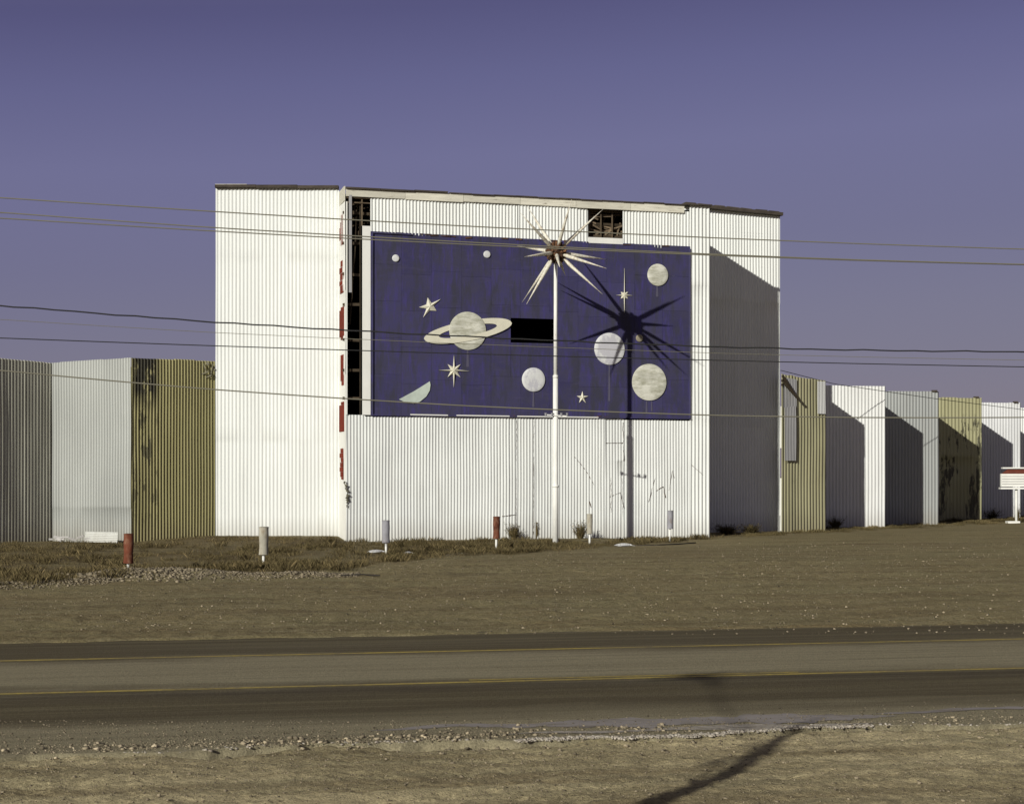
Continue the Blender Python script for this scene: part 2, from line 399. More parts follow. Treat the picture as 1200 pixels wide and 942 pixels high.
# edge boards
def trimrun(mb, A, B, z0, z1, hgt, th, off, piece=1.8, jit=.02, seed=1):
    A = np.array(A, float); B = np.array(B, float); L = np.linalg.norm(B-A); n = int(L/piece)+1
    r = random.Random(seed)
    for i in range(n):
        a, b = i/n, (i+1)/n
        p = A+(B-A)*a; q = A+(B-A)*b-(B-A)/L*.012
        za = z0+(z1-z0)*(a+b)/2+r.uniform(-jit, jit)
        wallbox(mb, p, q, za-hgt*r.uniform(.9, 1.05), za, th, off+r.uniform(0, .012), r.uniform(.85, 1.08))
mb = MB(); trimrun(mb, f2(-.02), f2(fs(801)), HB, HB, .30, .05, .05, 2.6, .012, 4)
trimrun(mb, (JL[0]+.05, JL[1]), FL, 12.78, HB+.02, .5, .04, .03, 1.6, 0, 2)
trimrun(mb, LW, (ux(290, 62.7), 62.74), 13.0, 13.0, .09, .04, .10, 2, .01, 2)
mb.build_each('edge_board', M_trim, tower)
mb = MB(); trimrun(mb, f2(-.03), f2(fs(524)), HB+.05, HB+.05, .06, .3, -.12, 1.3, .015, 8)
trimrun(mb, f2(fs(526)), f2(fs(801)), HB+.03, HB+.03, .045, .3, -.14, .9, .012, 9)
trimrun(mb, f2(fs(802)), f2(LF+.05), HB+.07, HB+.06, .06, .25, -.08, .6, .008, 14)
trimrun(mb, LW, JL, 12.99, 12.94, .11, .22, -.04, 1.9, .01, 10)
RA = np.array((ux(801, 70.2), 70.35)); RB = np.array(RW)+np.array((.06, 0)); rr = random.Random(12)
for k in range(3):
    a, b = k/3, (k+1)/3-.002; p = RA+(RB-RA)*a; q = RA+(RB-RA)*b
    mb.bar((p[0], p[1]-.06, 13.47-.2*a), (q[0], q[1]-.06, 13.47-.2*b), .34, .13)
for k in range(7):
    a = k/7+rr.uniform(0, .03); b = (k+1)/7-rr.uniform(.0, .04); p = RA+(RB-RA)*a; q = RA+(RB-RA)*b
    mb.bar((p[0], p[1]-.04, 13.555-.2*a), (q[0], q[1]-.04, 13.555-.2*b+rr.uniform(-.015,.015)), .26, .035, rr.uniform(.8, 2))
mb.build_each('roof_edge', M_dark, tower)
# letters down the side wall: seen almost edge-on, kept as the stepped red plates they show
sd = np.array(FL)-np.array(JL); SL = np.linalg.norm(sd); sd = sd/SL; sn = np.array([sd[1], -sd[0]])
def sp_(s, z, off): return (JL[0]+sd[0]*s+sn[0]*off, JL[1]+sd[1]*s+sn[1]*off, z)
def lett(py0, py1, prof):
    z1 = zz(py0, 62); z0 = zz(py1, 62); h = z1-z0; m = MB()
    for (a, b, s0, s1) in prof:
        zt_, zb_ = z1-h*a, z1-h*b+.01
        vs = [sp_(s, z, o) for o in (.008, .03) for s, z in ((s0, zb_), (s1, zb_), (s1, zt_), (s0, zt_))]
        m.add(vs, [(3,2,1,0),(4,5,6,7),(0,1,5,4),(1,2,6,5),(2,3,7,6),(3,0,4,7)], random.uniform(.85, 1.1))
    m.build('red_letter', M_red, tower)
lett(252, 288, [(0,.22,.55,1.1),(.22,.38,.35,1.1),(.38,.8,.2,1.1),(.8,1,.5,1.0)])
lett(305.5, 344, [(0,.2,.45,1.05),(.2,.38,.2,.85),(.38,.6,.35,1.1),(.6,.75,.2,.85),(.75,1,.35,1.05)])
lett(360, 398.5, [(0,.08,.5,1.1),(.08,.9,.2,1.1),(.9,1,.5,.9)])
lett(416, 452, [(0,.85,.45,1.05),(.85,1,.65,1.05)])
lett(471, 507, [(0,.1,.55,1.1),(.1,.97,.15,1.1)])
lett(525.5, 562, [(0,.15,.45,.95),(.15,.3,.25,.95),(.3,.45,.5,.95),(.45,.6,.35,.95),(.6,.75,.25,.95),(.75,.92,.4,.95),(.92,1,.6,.95)])
# interior framing seen through the openings
mb = MB(); rr = random.Random(5)
for off, st in ((-.25, .45), (-1.1, .6), (-2.0, .7)):
    s = s_w0-1.2
    while s < s_w1+1.8:
        mb.bar(fp(s, 10.2, off), fp(s, ZT, off), .05, .09, rr.uniform(.7, 2.0)); s += st
    z = 10.4
    while z < ZT:
        mb.bar(fp(s_w0-1.3, z, off-.08), fp(s_w1+1.8, z+rr.uniform(-.05,.05), off-.08), .06, .09, rr.uniform(.7, 2.2)); z += .48
for k in range(14):
    mb.bar(fp(s_w0-.4+rr.random()*1.9, 11.2+rr.random()*1.1, -.3), fp(s_w0-.2+rr.random()*1.9, 11.2+rr.random()*1.1, -.45), .04, .06, rr.uniform(2, 5))
for k in range(9):
    s = s_w0-1+k*.38; mb.bar(fp(s, 11.3, -.6), fp(s+.5, 12.3, -.75), .05, .07, rr.uniform(1, 2.6))
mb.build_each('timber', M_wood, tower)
mb = MB()
z = zs_b+.6
while z < ZT: 
    mb.bar(fp(s_sl0-.2, z, -.22), fp(s_m0+.1, z+rr.uniform(-.06,.06), -.22), .06, .10, rr.uniform(.8, 1.8)); z += rr.choice((1.0, 1.1, 1.25))
mb.bar(fp(s_sl1-.04, zs_b, -.16), fp(s_sl1-.04, ZT, -.16), .05, .05, .6)
mb.bar(fp(s_sl0+.08, 7.8, -.3), fp(s_sl1-.1, 12.2, -.3), .05, .05, 1.0)
for k in range(4): mb.bar(fp(s_sl0, 11.3+.25*k, -.3), fp(s_m0, 11.5+.28*k, -.45), .05, .05, 2.0)
for k in range(3): mb.bar(fp(s_sl0+.05+k*.3, 10.6, -.6), fp(s_sl0+.35+k*.3, ZT, -.5), .05, .05, 1.6)
mb.bar(fp(s_sl0-.1, ZT-.02, .0), fp(s_m0, ZT-.02, .0), .05, .10, 3.0)
mb.bar(fp(s_sl0-.1, ZT-.22, -.02), fp(s_m0, ZT-.22, -.02), .05, .04, 3.0)
mb.bar(fp(s_sl1+.0, onfront(429,265)[1], -.05), fp(s_sl1+.0, ZT, -.05), .05, .06, 2.4)
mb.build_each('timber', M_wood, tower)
mb = MB(); wallbox(mb, fp(.1, 0, -4)[:2], fp(LF-.3, 0, -4)[:2], 0, zr-.15, .1, 0)  # black sheet added behind the openings, its colour painting the shade inside
mb.build('shade_backing', M_black, tower)

# the mural: plywood sheets with real joints, hole left open
hs0, hs1 = fs(598), fs(649); hz1 = onfront(623, 373.5)[1]; hz0 = onfront(623, 402)[1]
mb = MB(); rr = random.Random(9); NC = 11
MO = .05
def zlim(s, top):
    return np.interp(s, [s_m0, s_m1], [zmt, zmt2] if top else [zmb, zmb2])
cols = np.linspace(s_m0, s_m1, NC+1)
def board(a, b, z0, z1):
    if b-a < .02 or z1-z0 < .02: return
    o = MO+rr.uniform(-.006, .006); g = .0025
    vs = [fp(s, z, o_) for o_ in (0.01, o) for s, z in ((a+g, z0+g), (b-g, z0+g), (b-g, z1-g), (a+g, z1-g))]
    mb.add(vs, [(3,2,1,0),(4,5,6,7),(0,1,5,4),(1,2,6,5),(2,3,7,6),(3,0,4,7)], rr.choice((.84, .91, .96, 1, 1.04, 1.08)))
for i in range(NC):
    a, b = cols[i], cols[i+1]; zt_ = (zlim(a, 1)+zlim(b, 1))/2; zb_ = (zlim(a, 0)+zlim(b, 0))/2
    nrow = 5; off = rr.choice((0, .35, -.3)); zs = [zb_]+[zb_+(zt_-zb_)*k/nrow+off*.5 for k in range(1, nrow)]+[zt_+.03]
    for z0, z1 in zip(zs[:-1], zs[1:]):
        if b > hs0 and a < hs1 and z1 > hz0 and z0 < hz1:
            if a < hs0: board(a, hs0, z0, z1)
            if b > hs1: board(hs1, b, z0, z1)
            aa, bb = max(a, hs0), min(b, hs1)
            if z0 < hz0: board(aa, bb, z0, hz0)
            if z1 > hz1: board(aa, bb, hz1, z1)
        else: board(a, b, z0, z1)
mural = mb.build('mural_panel', M_mural, tower, label='indigo painted mural of planets and stars')
mb = MB()
for a, b, c in ((434, 272, 0), ):
    mb.bar(fp(s_m0+.05, zmt, .08), fp(s_m0+.05, zmb, .08), .07, .05)
mb.bar(fp(s_m1-.03, zmt2-.05, .08), fp(s_m1-.03, zmb2, .08), .06, .05)
mb.bar(fp(s_m0, zmb+.02, .09), fp(s_m1, zmb2+.02, .09), .05, .05)
mb.bar(fp(s_m0, zmt-.03, .08), fp(fs(482), zlim(fs(482), 1)-.03, .08), .05, .05)
mb.build_each('mural_frame', M_mural, mural)
def disc(name, px, py, r, mat, th=.10, label=None, n=48, dome=.012):
    s0, z0 = onfront(px, py); s1, _ = onfront(px+r, py); R_ = s1-s0; m = MB(); rings = [(1, MO+.005), (1, MO+.04), (.985, MO+.045), (.75, MO+.045+dome*.5), (.4, MO+.045+dome*.85)]
    vs = []; fs_ = []
    for q, o in rings:
        for k in range(n):
            a = 2*math.pi*k/n; vs.append(fp(s0+math.cos(a)*R_*q, z0+math.sin(a)*R_*q, o))
    for i in range(len(rings)-1):
        for k in range(n): fs_.append((i*n+k, i*n+(k+1)%n, (i+1)*n+(k+1)%n, (i+1)*n+k))
    vs.append(fp(s0, z0, MO+.045+dome)); c = len(vs)-1; i = len(rings)-1
    for k in range(n): fs_.append((i*n+k, i*n+(k+1)%n, c))
    m.add(vs, fs_); return m.build(name, mat, mural, True, label)
disc('planet', 547.5, 388, 21.5, M_planet, label='large mottled planet with a tilted ring')
disc('planet', 770, 322.5, 12, M_planet, label='pale planet near the upper right corner of the mural')
disc('planet', 713.5, 409, 17.6, M_moon, label='bluish white planet below the star shadow')
disc('planet', 760, 448, 20, M_planet, label='largest grey white planet at lower right')
disc('planet', 624.5, 445, 13.4, M_moon, label='plain white planet below the dark hole')
disc('moon', 463.2, 303, 4.1, M_moon, dome=.01, label='small white moon at upper left')
disc('moon', 570, 298.5, 4, M_moon, dome=.01, label='small white moon beside the starburst')
disc('moon', 748.5, 396.5, 4, M_tanmoon, dome=.01, label='small tan moon under the star shadow')
def slab(name, pts, mat, o0, o1, label=None):
    m = MB(); n = len(pts); q = [onfront(*p) for p in pts]
    m.add([fp(s, z, o0) for s, z in q]+[fp(s, z, o1) for s, z in q], [tuple(range(n, 2*n))]+[(k, (k+1)%n, n+(k+1)%n, n+k) for k in range(n)])
    return m.build(name, mat, mural, label=label)
def ringseg(a0, a1, o0, o1):
    m = MB(); n = 40; vs = []; fs_ = []; th = R(10.7)
    for k in range(n+1):
        a = a0+(a1-a0)*k/n
        for (A_, B_, o) in ((52, 11.8, o0), (52, 11.8, o1), (34.5, 5.8, o1), (34.5, 5.8, o0)):
            x, y = A_*math.cos(a), B_*math.sin(a); X = 547.5+x*math.cos(th)-y*math.sin(th); Y = 388-(x*math.sin(th)+y*math.cos(th))
            s, z = onfront(X, Y); vs.append(fp(s, z, o))
    for k in range(n):
        for j in range(4): fs_.append((k*4+j, k*4+(j+1)%4, (k+1)*4+(j+1)%4, (k+1)*4+j))
    m.add(vs, fs_); m.build('planet_ring', M_star, mural)
ringseg(0, math.pi, MO+.01, MO+.03); ringseg(math.pi, 2*math.pi, MO+.06, MO+.075)
hm = [(467,468),(485,458.3),(503,447),(503.8,451),(503,457.5),(499,464.5),(491.5,470.8),(484,473),(475,472)]
slab('half_moon', hm[::-1], m_plain('pale green half moon board', (.46,.52,.46), .15, (2,2,2), .8, .1), MO+.01, MO+.04, 'half disc moon at the lower left of the mural')
def relief(name, cx, cy, tips, inner, h=.07, label=None):
    m = MB(); pts = []
    n = len(tips)
    for i in range(n):
        a = tips[i]; b = tips[(i+1) % n]
        mx, my = (a[0]+b[0])/2-cx, (a[1]+b[1])/2-cy; L = math.hypot(mx, my)
        pts.append(a); pts.append((cx+mx/L*inner, cy+my/L*inner))
    q = [onfront(*p) for p in pts]; N = len(q)
    vs = [fp(s, z, MO+.01) for s, z in q]+[fp(s, z, MO+.03) for s, z in q]; s, z = onfront(cx, cy); vs.append(fp(s, z, MO+.03+h))
    m.add(vs, [(k, (k+1) % N, N+(k+1) % N, N+k) for k in range(N)]+[(N+k, N+(k+1) % N, 2*N) for k in range(N)])
    m.build(name, M_star, mural, label=label)
relief('star', 503, 359.5, [(500.7,349),(490.2,360.4),(495.5,372),(511,364.5),(516,350.7)], 4.6, label='tilted five pointed star at upper left')
relief('star', 681.8, 466, [(681.8,458.6),(675,464),(678,472),(685.8,472.2),(688.8,464.2)], 2.7, label='small five pointed star low on the mural')
relief('star', 531.4, 434.2, [(531.4,416.3),(524,426.8),(512.5,434),(524,442),(531.2,453.8),(539,442.3),(550,435),(539.2,427)], 4.1, label='eight pointed star left of centre')
relief('star', 730.8, 346.3, [(731,314.5),(726.8,342.3),(720.5,346.2),(726.8,350.3),(731,367),(735,350.3),(741,346.7),(735,342.3)], 3.1, h=.05, label='tall four pointed star over the starburst shadow')
for px, y0, y1, w in ((547.5, 410, 430, 3), (624.5, 459, 477, 2.6), (713.3, 427, 470, 2.4), (757, 470, 484, 2.5), (763, 470, 482, 2), (769.5, 335, 348, 3)):
    s_, z0 = onfront(px, y0); _, z1 = onfront(px, y1); s2 = fs(px+w/2)-fs(px-w/2)
    m = MB(); m.add([fp(s_-s2/2, z1, MO+.009), fp(s_+s2/2, z1, MO+.009), fp(s_+s2*.3, z0, MO+.009), fp(s_-s2*.3, z0, MO+.009)], [(0,1,2,3)])
    m.build('drip_stain', M_drip, mural)
# white ledge over the lower wall, torn sheet edges
mb = MB(); rr = random.Random(3)
for a, b, o in ((480, 524, 0), (534, 596, .01), (605, 700, .02)):
    z = zmb-.02-o; mb.bar(fp(fs(a), z+.07, .12), fp(fs(b), z+.06, .10), .035, .04)
mb.build_each('ledge_strip', M_flat, tower)
mb = MB()
for k in range(44):
    px = rr.uniform(438, 806); s = fs(px)
    if rr.random() < .6: z = zlim(s, 1)-.02; 
    else: z = zlim(s, 0)+.03
    if abs(px-623) > 200 or rr.random() < .8:
        mb.box(fp(s, z+rr.uniform(-.03,.03), .07), (rr.uniform(.05,.4), .02, rr.uniform(.02,.07)), math.atan2(fd[1], fd[0]), rr.uniform(.6,1.4), ry=rr.uniform(-.15,.15))
mb.build_each('torn_edge', M_rust, tower)
# cracks and seams dented into the lower wall
def crack(pts, w=.012):
    P = []
    for a, b in zip(pts[:-1], pts[1:]):
        n = max(2, int(math.hypot(a[0]-b[0], a[1]-b[1])/3))
        for i in range(n): P.append(fpx(a[0]+(b[0]-a[0])*i/n+rr.uniform(-.5,.5), a[1]+(b[1]-a[1])*i/n, .022+rr.random()*.014))
    P.append(fpx(pts[-1][0], pts[-1][1], .03)); m = MB(); m.tube(P, [w*rr.uniform(.3, .9) for _ in P], 5); m.build('wall_crack', M_rust, tower)
crack([(605.5,492),(605,540)], .006); crack([(605,560),(604.5,628)], .008); crack([(626,492),(624.5,530)], .007); crack([(624.8,535),(625.5,632)], .009)
crack([(730,495),(731,540)], .012); crack([(729,560),(730,605)], .006); crack([(709,519),(730,519)], .02); crack([(588,605),(604,603)], .02)
crack([(673,535),(687,552),(697,570)]); crack([(713,583),(727,577),(731,595)]); crack([(690,587),(693,595)], .03)
crack([(784,575),(788,551),(790,560)], .008); crack([(769,575),(777,570),(780,583)], .018); crack([(811,545),(823,556)]); crack([(760,588),(768,560)]); crack([(716,560),(716,600)])
mb = MB(); P = []     # torn corner foot beside the side wall
for k in range(24):
    py = 564+k*1.35; P.append(fpx(403.5+3.5*min(1, k/9)+rr.uniform(-1.2, 1.2), py, .07+rr.random()*.03))
mb.tube(P, [rr.uniform(.015, .09)*(1-abs(k-9)/22) for k in range(24)], 5); mb.build('torn_corner', M_tornm, tower)
mb = MB()     # peeling strips on the right hand outer edge
for (x, y0, y1, w, rz_) in ((915.5, 476, 525, 2.5, .05), (915, 560, 604, 2.6, .03), (916, 600, 622, 3.5, .12)):
    Y = 71.35; p = at(x, (y0+y1)/2, Y); mb.box(p, (w*Y/F, .03, (y1-y0)*Y/F), rz_, 1, ry=.02)
mb.build_each('peeling_strip', M_flat, tower)

# ---------------------------------------------------------------- fences
def pt(px, Y): return (ux(px, Y), Y)
lf = thing('corrugated_fence', (-14, 61, 0), 'folded corrugated metal fence left of the tower in grey, white and mustard bays', 'fence')
A0 = pt(-95, 57.0); A1 = pt(61, 61.6); B1 = pt(154, 60.3); C1 = pt(252.3, 62.85)
B0 = (A0[0]-6, 61)
corr('fence_panel', B0, A0, -.15, 6.5, M_chalk, lf, .14, .036, seed=70)
corr('fence_panel', A0, A1, -.15, (6.55, 6.42), M_greyA, lf, .14, .045, seed=71, tv=.1, ragt=.02, label='weathered grey corrugated bay at the left end')
corr('fence_panel', (A1[0]+.02, A1[1]-.03), B1, -.15, (6.42, 6.52), M_chalk, lf, .115, .055, seams=[1.2], seed=72, tv=.1, ragt=.015, label='chalky white corrugated bay')
corr('fence_panel', (B1[0]-.02, B1[1]+.01), C1, -.15, (6.52, 6.56), M_oliveC, lf, .13, .05, seed=73, tv=.08, ragt=.02, label='mustard corrugated bay with black tar stains')
mb = MB(); 
for P_ in (A0, A1, B1, C1):
    mb.box((P_[0], P_[1]+.25, 3.1), (.14, .14, 6.2), 0)
mb.build_each('fence_post', M_wood, lf)
mb = MB()     # torn scraps at the top of the mustard bay
for (x, y, w, h, a) in ((250.5, 433, 4, 2.0, .1), (243, 426, 4, 3, .7), (240, 437, 9, 1.4, -.4), (248, 434, 1.2, 16, .2), (240, 431, 1, 10, -.3), (244, 441, 9, 1, -.45)):
    mb.box(at(x, y, 60.3+(x-154)/98.5*2.55-.10), (w*.0305, .02, h*.0305), 0, 1, ry=a)
mb.build_each('torn_scrap', M_tornm, lf)
mb = MB(); rr = random.Random(2)
for k in range(14):
    x = 58+rr.uniform(0, 50); mb.box(at(x, 634-rr.uniform(0, 5), 61-(x-58)*.02-.15), (rr.uniform(.05,.3), .03, rr.uniform(.03,.12)), rr.uniform(-.6,.2), rr.uniform(.7,1.8), ry=rr.uniform(-.4,.4))
mb.build_each('torn_foot', M_galv, lf)
o = None
sh = thing('fallen_metal_sheet', (ux(120, 59.7), 59.6, 0), 'short white corrugated metal sheet leaning at the foot of the chalky white fence bay', 'metal sheet')
V = []; n = 40; 
for i in range(n+1):
    z = .06+i/n*.36
    for x in (102, 140): 
        p = at(x, 600, 60.3-(x-102)*.022); V.append((p[0], p[1]-.25-(.36-z)*.3+math.sin(i/n*6*2*math.pi)*.02, z))
m = MB(); m.add(V, [(2*i, 2*i+1, 2*i+3, 2*i+2) for i in range(n)]); m.build('sheet', M_white, sh)

rf = thing('corrugated_fence', (18, 80, 0), 'stepped corrugated metal fence running away to the right of the tower', 'fence')
P1 = (pt(915.5, 71.2), pt(967, 73.1)); 
def Yt(t): return 4.1*F/t
q2 = [(P1[1][0]+.02, Yt(106.8)), pt(1037, Yt(106))]; q3 = [(q2[1][0], Yt(100)), pt(1099.5, Yt(99.3))]
q4 = [(q3[1][0], Yt(93)), pt(1150, Yt(92))]; q5 = [(q4[1][0], Yt(86.5)), pt(1195.5, Yt(86.4))]; q6 = [(q5[1][0], 102.), (q5[1][0]+3.5, 102.3)]
corr('fence_panel', P1[0], P1[1], -.15, (6.62, 6.42), M_olive1, rf, .2, .04, seed=80, tv=.2, ragt=.04, sheet=.35, label='faded olive patched bay beside the tower')
for i, (q, m_, lb) in enumerate(((q2, M_fw, 'clean white bay'), (q3, M_fg, 'pale grey bay'), (q4, M_olive4, 'pale olive bay with black peeling stains'), (q5, M_fw5, 'off white bay at the far end'), (q6, M_fw, None))):
    corr('fence_panel', q[0], q[1], -.15, 6.44, m_, rf, .16 if i != 2 else .2, .036, seams=[3.3] if i == 2 else [], seed=81+i, tv=.07, ragt=.015, label=lb)
for a, b in ((P1[1], q2[0]), (q2[1], q3[0]), (q3[1], q4[0]), (q4[1], q5[0]), (q5[1], q6[0])):
    corr('fence_return', a, b, -.15, 6.44, M_fg, rf, .16, .036, seed=95)
mb = MB()
for q in (q2, q3, q4, q5):
    for f in (.05, .5, .97):
        mb.box((q[0][0]+(q[1][0]-q[0][0])*f-.1, q[0][1]+(q[1][1]-q[0][1])*f+.22, 3.05), (.12, .12, 6.1))
mb.build_each('fence_post', M_wood, rf)
# loose galvanised sheets on the olive bay
d1 = np.array(P1[1])-np.array(P1[0]); l1 = np.linalg.norm(d1); d1 = d1/l1
def p1(f): return tuple(np.array(P1[0])+d1*l1*f)
corr('loose_sheet', p1(.03), p1(.30), 3.0, (5.2, 5.3), M_galv, rf, .1, .02, seed=98, proud=.09, label='bare grey sheet hanging on the olive bay')
corr('loose_sheet', p1(.03), p1(.33), 5.2, (6.45, 6.4), M_galv, rf, .1, .02, seed=99, proud=.06)
corr('loose_sheet', p1(.80), p1(.99), 5.0, 6.38, M_fw, rf, .1, .02, seed=97, proud=.06, label='white patch sheet at the top of the olive bay')
mb = MB()
for (x0, y0, x1, y1) in ((917, 440, 931, 462), (918, 448, 936, 468), (916, 446, 924, 447), (916, 451, 921, 450)):
    mb.bar(at(x0, y0, 71.05), at(x1, y1, 71.5), .06, .09)
mb.build_each('hanging_board', M_wood, rf)
mb = MB()
for q, x in ((q3, 1095), (q4, 1144), (q5, 1190)):
    Y = q[1][1]; mb.box((ux(x, Y), Y, 6.47), (.24, .22, .09)); 
mb.build_each('post_cap', M_dark, rf)

# ---------------------------------------------------------------- starburst on its pole
PY = F*CH/79.6; PX = ux(651, PY)
sb = thing('starburst_pole', (PX, PY, 0), 'tall white pole topped by a rusty ball of long white spikes before the mural', 'starburst pole')
ball = Vector((ux(651.8, PY), PY, zz(296, PY))); pm = PY/F
mb = MB(); zc = zz(441, PY)
mb.tube([(PX, PY, -.1), (PX, PY, zz(569, PY)), (PX, PY, zz(568, PY)), (PX, PY, zc)], [.105, .10, .092, .088], 16)
mb.tube([(PX, PY, zc-.02), (PX+.005, PY, ball.z-.2)], [.066, .062], 16)
mb.build('pole', M_post, sb, True)
mb = MB(); mb.tube([(PX, PY, zc-.06), (PX, PY, zc+.04)], [.096, .09], 16); mb.tube([(PX, PY, zz(571, PY)), (PX, PY, zz(568.5, PY))], [.115, .115], 16)
mb.build_each('pole_collar', M_post, sb, True)
mb = MB()
yb = zz(486, PY)
mb.bar((PX-.36, PY-.12, yb), (PX+.42, PY-.12, yb-.05), .03)
mb.build('lamp_bracket', M_post, sb); mb = MB()
for x in (-.34, -.12, .2, .4): mb.tube([(PX+x, PY-.12, yb-.06), (PX+x, PY-.14, yb+.06)], [.03, .045], 8)
mb.build_each('lamp_holder', M_greycan, sb)
mb = MB()
import bmesh
bm = bmesh.new(); bmesh.ops.create_icosphere(bm, subdivisions=3, radius=.33)
base = len(mb.v)
mb.add([ball+v.co*(1+.12*math.sin(v.index*12.9898)) for v in bm.verts], [tuple(v.index for v in f.verts) for f in bm.faces]); bm.free()
rr = random.Random(17)
for k in range(60):      # little cups and bolts that stud the ball
    z = 1-2*(k+.5)/60; a = k*2.39996; r_ = math.sqrt(1-z*z); d = Vector((r_*math.cos(a), r_*math.sin(a), z))
    mb.tube([ball+d*.24, ball+d*rr.uniform(.37,.42)], [.05, .035], 6, tone=rr.uniform(.5, 2.4))
mb.build('ball', M_rust, sb)
for (a, b, z) in ((-41,37,-51),(-33,58,32),(16,53,-45),(53,48,-8),(60,-5,25),(55,-23,-40),(52,-49,-14),(-39,-53,42),(-34,-61,-22),(-33,-12,-62),(-44,15,56),(-36,3,62),(2,-25,-68),(13,-20,64)):
    d = Vector((a, z, b)); L = d.length*pm; d.normalize(); m = MB()
    m.tube([ball+d*.28, ball+d*.50, ball+d*(.5+(L-.5)*.4), ball+d*L*1.03], [.035, .070, .050, .004], 10)
    m.build('spike', M_spike, sb, True)

# ---------------------------------------------------------------- drums on posts
def drum_post(px, top, mid, base, mat, w, label, lean=0):
    Y = F*CH/(base-HY); X = ux(px, Y); k = Y/F
    t = thing('drum_post', (X, Y, 0), label, 'marker post', 'short posts carrying metal drums in front of the tower')
    r = w*k/2; z1 = zz(top, Y); z0 = zz(mid, Y); dx = lean
    m = MB(); m.tube([(X, Y, -.05), (X+dx*.4, Y, z0+.05)], .035, 10); m.build('post', M_post, t, True)
    m = MB(); n = 20; 
    m.tube([(X+dx*.4, Y, z0), (X+dx*.45, Y, z0+.03), (X+dx*.6, Y, (z0*2+z1)/3), (X+dx*.8, Y, (z0+2*z1)/3), (X+dx, Y, z1-.02), (X+dx, Y, z1)], [r*.94, r, r*.93, r*1.04, r*.97, r*.9], n)
    m.build('drum', mat, t)
    m = MB(); 
    for f in (.03, .97): 
        zc_ = z0+(z1-z0)*f; xx = X+dx*(.4+.6*f); m.tube([(xx, Y, zc_-.015), (xx, Y, zc_+.015)], r*1.04, n)
    m.build_each('rim', mat, t)
drum_post(150, 625, 660, 671, M_rustcan, 11.5, 'rust red drum on a short post beside the rubble mound', .02)
drum_post(308.5, 617, 650, 664, M_tancan, 11, 'pale tan drum on a short white post before the left wing', .02)
drum_post(452.5, 609.5, 636, 650, M_greycan, 9, 'grey drum on a white post just right of the slot corner', -.01)
drum_post(581.5, 605, 631, 645, M_rustcan, 8, 'narrow rusty brown drum on a white post left of the starburst pole', .01)
drum_post(691, 602, 625.5, 639, M_tancan, 7, 'cream drum on a white post just right of the starburst pole')
drum_post(785, 598, 619.5, 635, M_greycan, 7, 'bluish grey drum on a white post nearest the right corner', .02)

# ---------------------------------------------------------------- price board at the right edge
SY = 86.0; k = SY/F
ms = thing('message_board', (ux(1195, SY), SY, 0), 'white lettering board sign with a red sloped top at the right edge of the lot', 'sign')
xl = ux(1172.6, SY); xr = xl+2.9
m = MB(); zt_, zb_ = zz(555, SY), zz(570, SY)
m.box(((xl+xr)/2, SY, (zt_+zb_)/2), (xr-xl, .22, zt_-zb_)); m.build('board', M_flat, ms)
m = MB()
for i in range(1, 5): m.box(((xl+xr)/2, SY-.125, zb_+(zt_-zb_)*i/5), (xr-xl-.06, .02, .022))
m.build_each('letter_rail', M_galv, ms)
m = MB(); m.box(((xl+xr)/2, SY-.02, zz(572, SY)), (xr-xl+.1, .4, .09)); m.box(((xl+xr)/2+.03, SY-.02, zz(548.3, SY)), (xr-xl-.06, .3, .07)); m.build_each('shelf', M_flat, ms)
m = MB(); z0, z1 = zz(555, SY), zz(549, SY)
xa, xb = xl+.05, xr-.05
vs = [(xa,SY-.12,z0),(xb,SY-.12,z0),(xb,SY+.12,z0),(xa,SY+.12,z0),(xa+.35,SY-.05,z1),(xb-.35,SY-.05,z1),(xb-.35,SY+.05,z1),(xa+.35,SY+.05,z1)]
m.add(vs, [(0,1,5,4),(1,2,6,5),(2,3,7,6),(3,0,4,7),(4,5,6,7)]); m.build('sloped_top', M_signred, ms)
for dx in (1191, 1214):
    m = MB(); m.tube([(ux(dx, SY), SY, 0), (ux(dx, SY), SY, zz(573, SY))], .06, 10); m.build('post', M_post, ms, True)
m = MB(); m.box((ux(1186, SY), SY-.1, .05), (.6, .5, .12)); m.build('footing', M_flat, ms)

# ---------------------------------------------------------------- wires
def wire(pts, YA, YB, rad, mat, label, wig=0, sl=0):
    xs = np.array([p[0] for p in pts], float); ys = np.array([p[1] for p in pts], float)
    co = np.polyfit(xs, ys, 2); r_ = random.Random(len(label)); P = []
    # wires run on well past the frame on both sides, towards poles out of view
    Y_ = lambda X: YA+(YB-YA)*(X+12)/24
    for X in np.linspace(-34, 34, 150):
        Y = Y_(X); px = CX+X*F/Y
        if -40 <= px <= 1240: y = np.interp(px, xs, ys)*.35+np.polyval(co, px)*.65
        else: y = np.polyval(co, px)
        if wig: y += wig*math.sin(px*.11)+wig*.6*math.sin(px*.053+1)
        P.append((X, Y, zz(y, Y)))
    m = MB(); m.tube(P, rad, 6); o = m.build('utility_wire', mat, None, True)
    tag(o, label, 'wire', 'wires strung across the front of the lot')
wire([(0,232),(240,247),(400,257),(540,265),(840,279),(1000,285.5),(1200,292)], 30, 34, .0115, M_wire, 'topmost thin grey wire crossing the tower above the mural')
wire([(0,249),(240,266.5),(540,283),(700,291.5),(840,298.5),(1000,305),(1200,309.5)], 30, 34, .0115, M_wire, 'second wire from the top, upper one of a close pair')
wire([(0,256),(240,270),(540,286),(700,293.5),(840,299.8),(1000,305.6),(1200,310)], 30.3, 34.3, .0115, M_wire, 'third wire from the top, lower one of the close pair through the starburst')
wire([(0,358),(240,377),(425,388),(540,393.5),(840,407),(1000,410.5),(1200,412)], 40, 44, .019, M_wireD, 'wavy black cable crossing the ringed planet', .45)
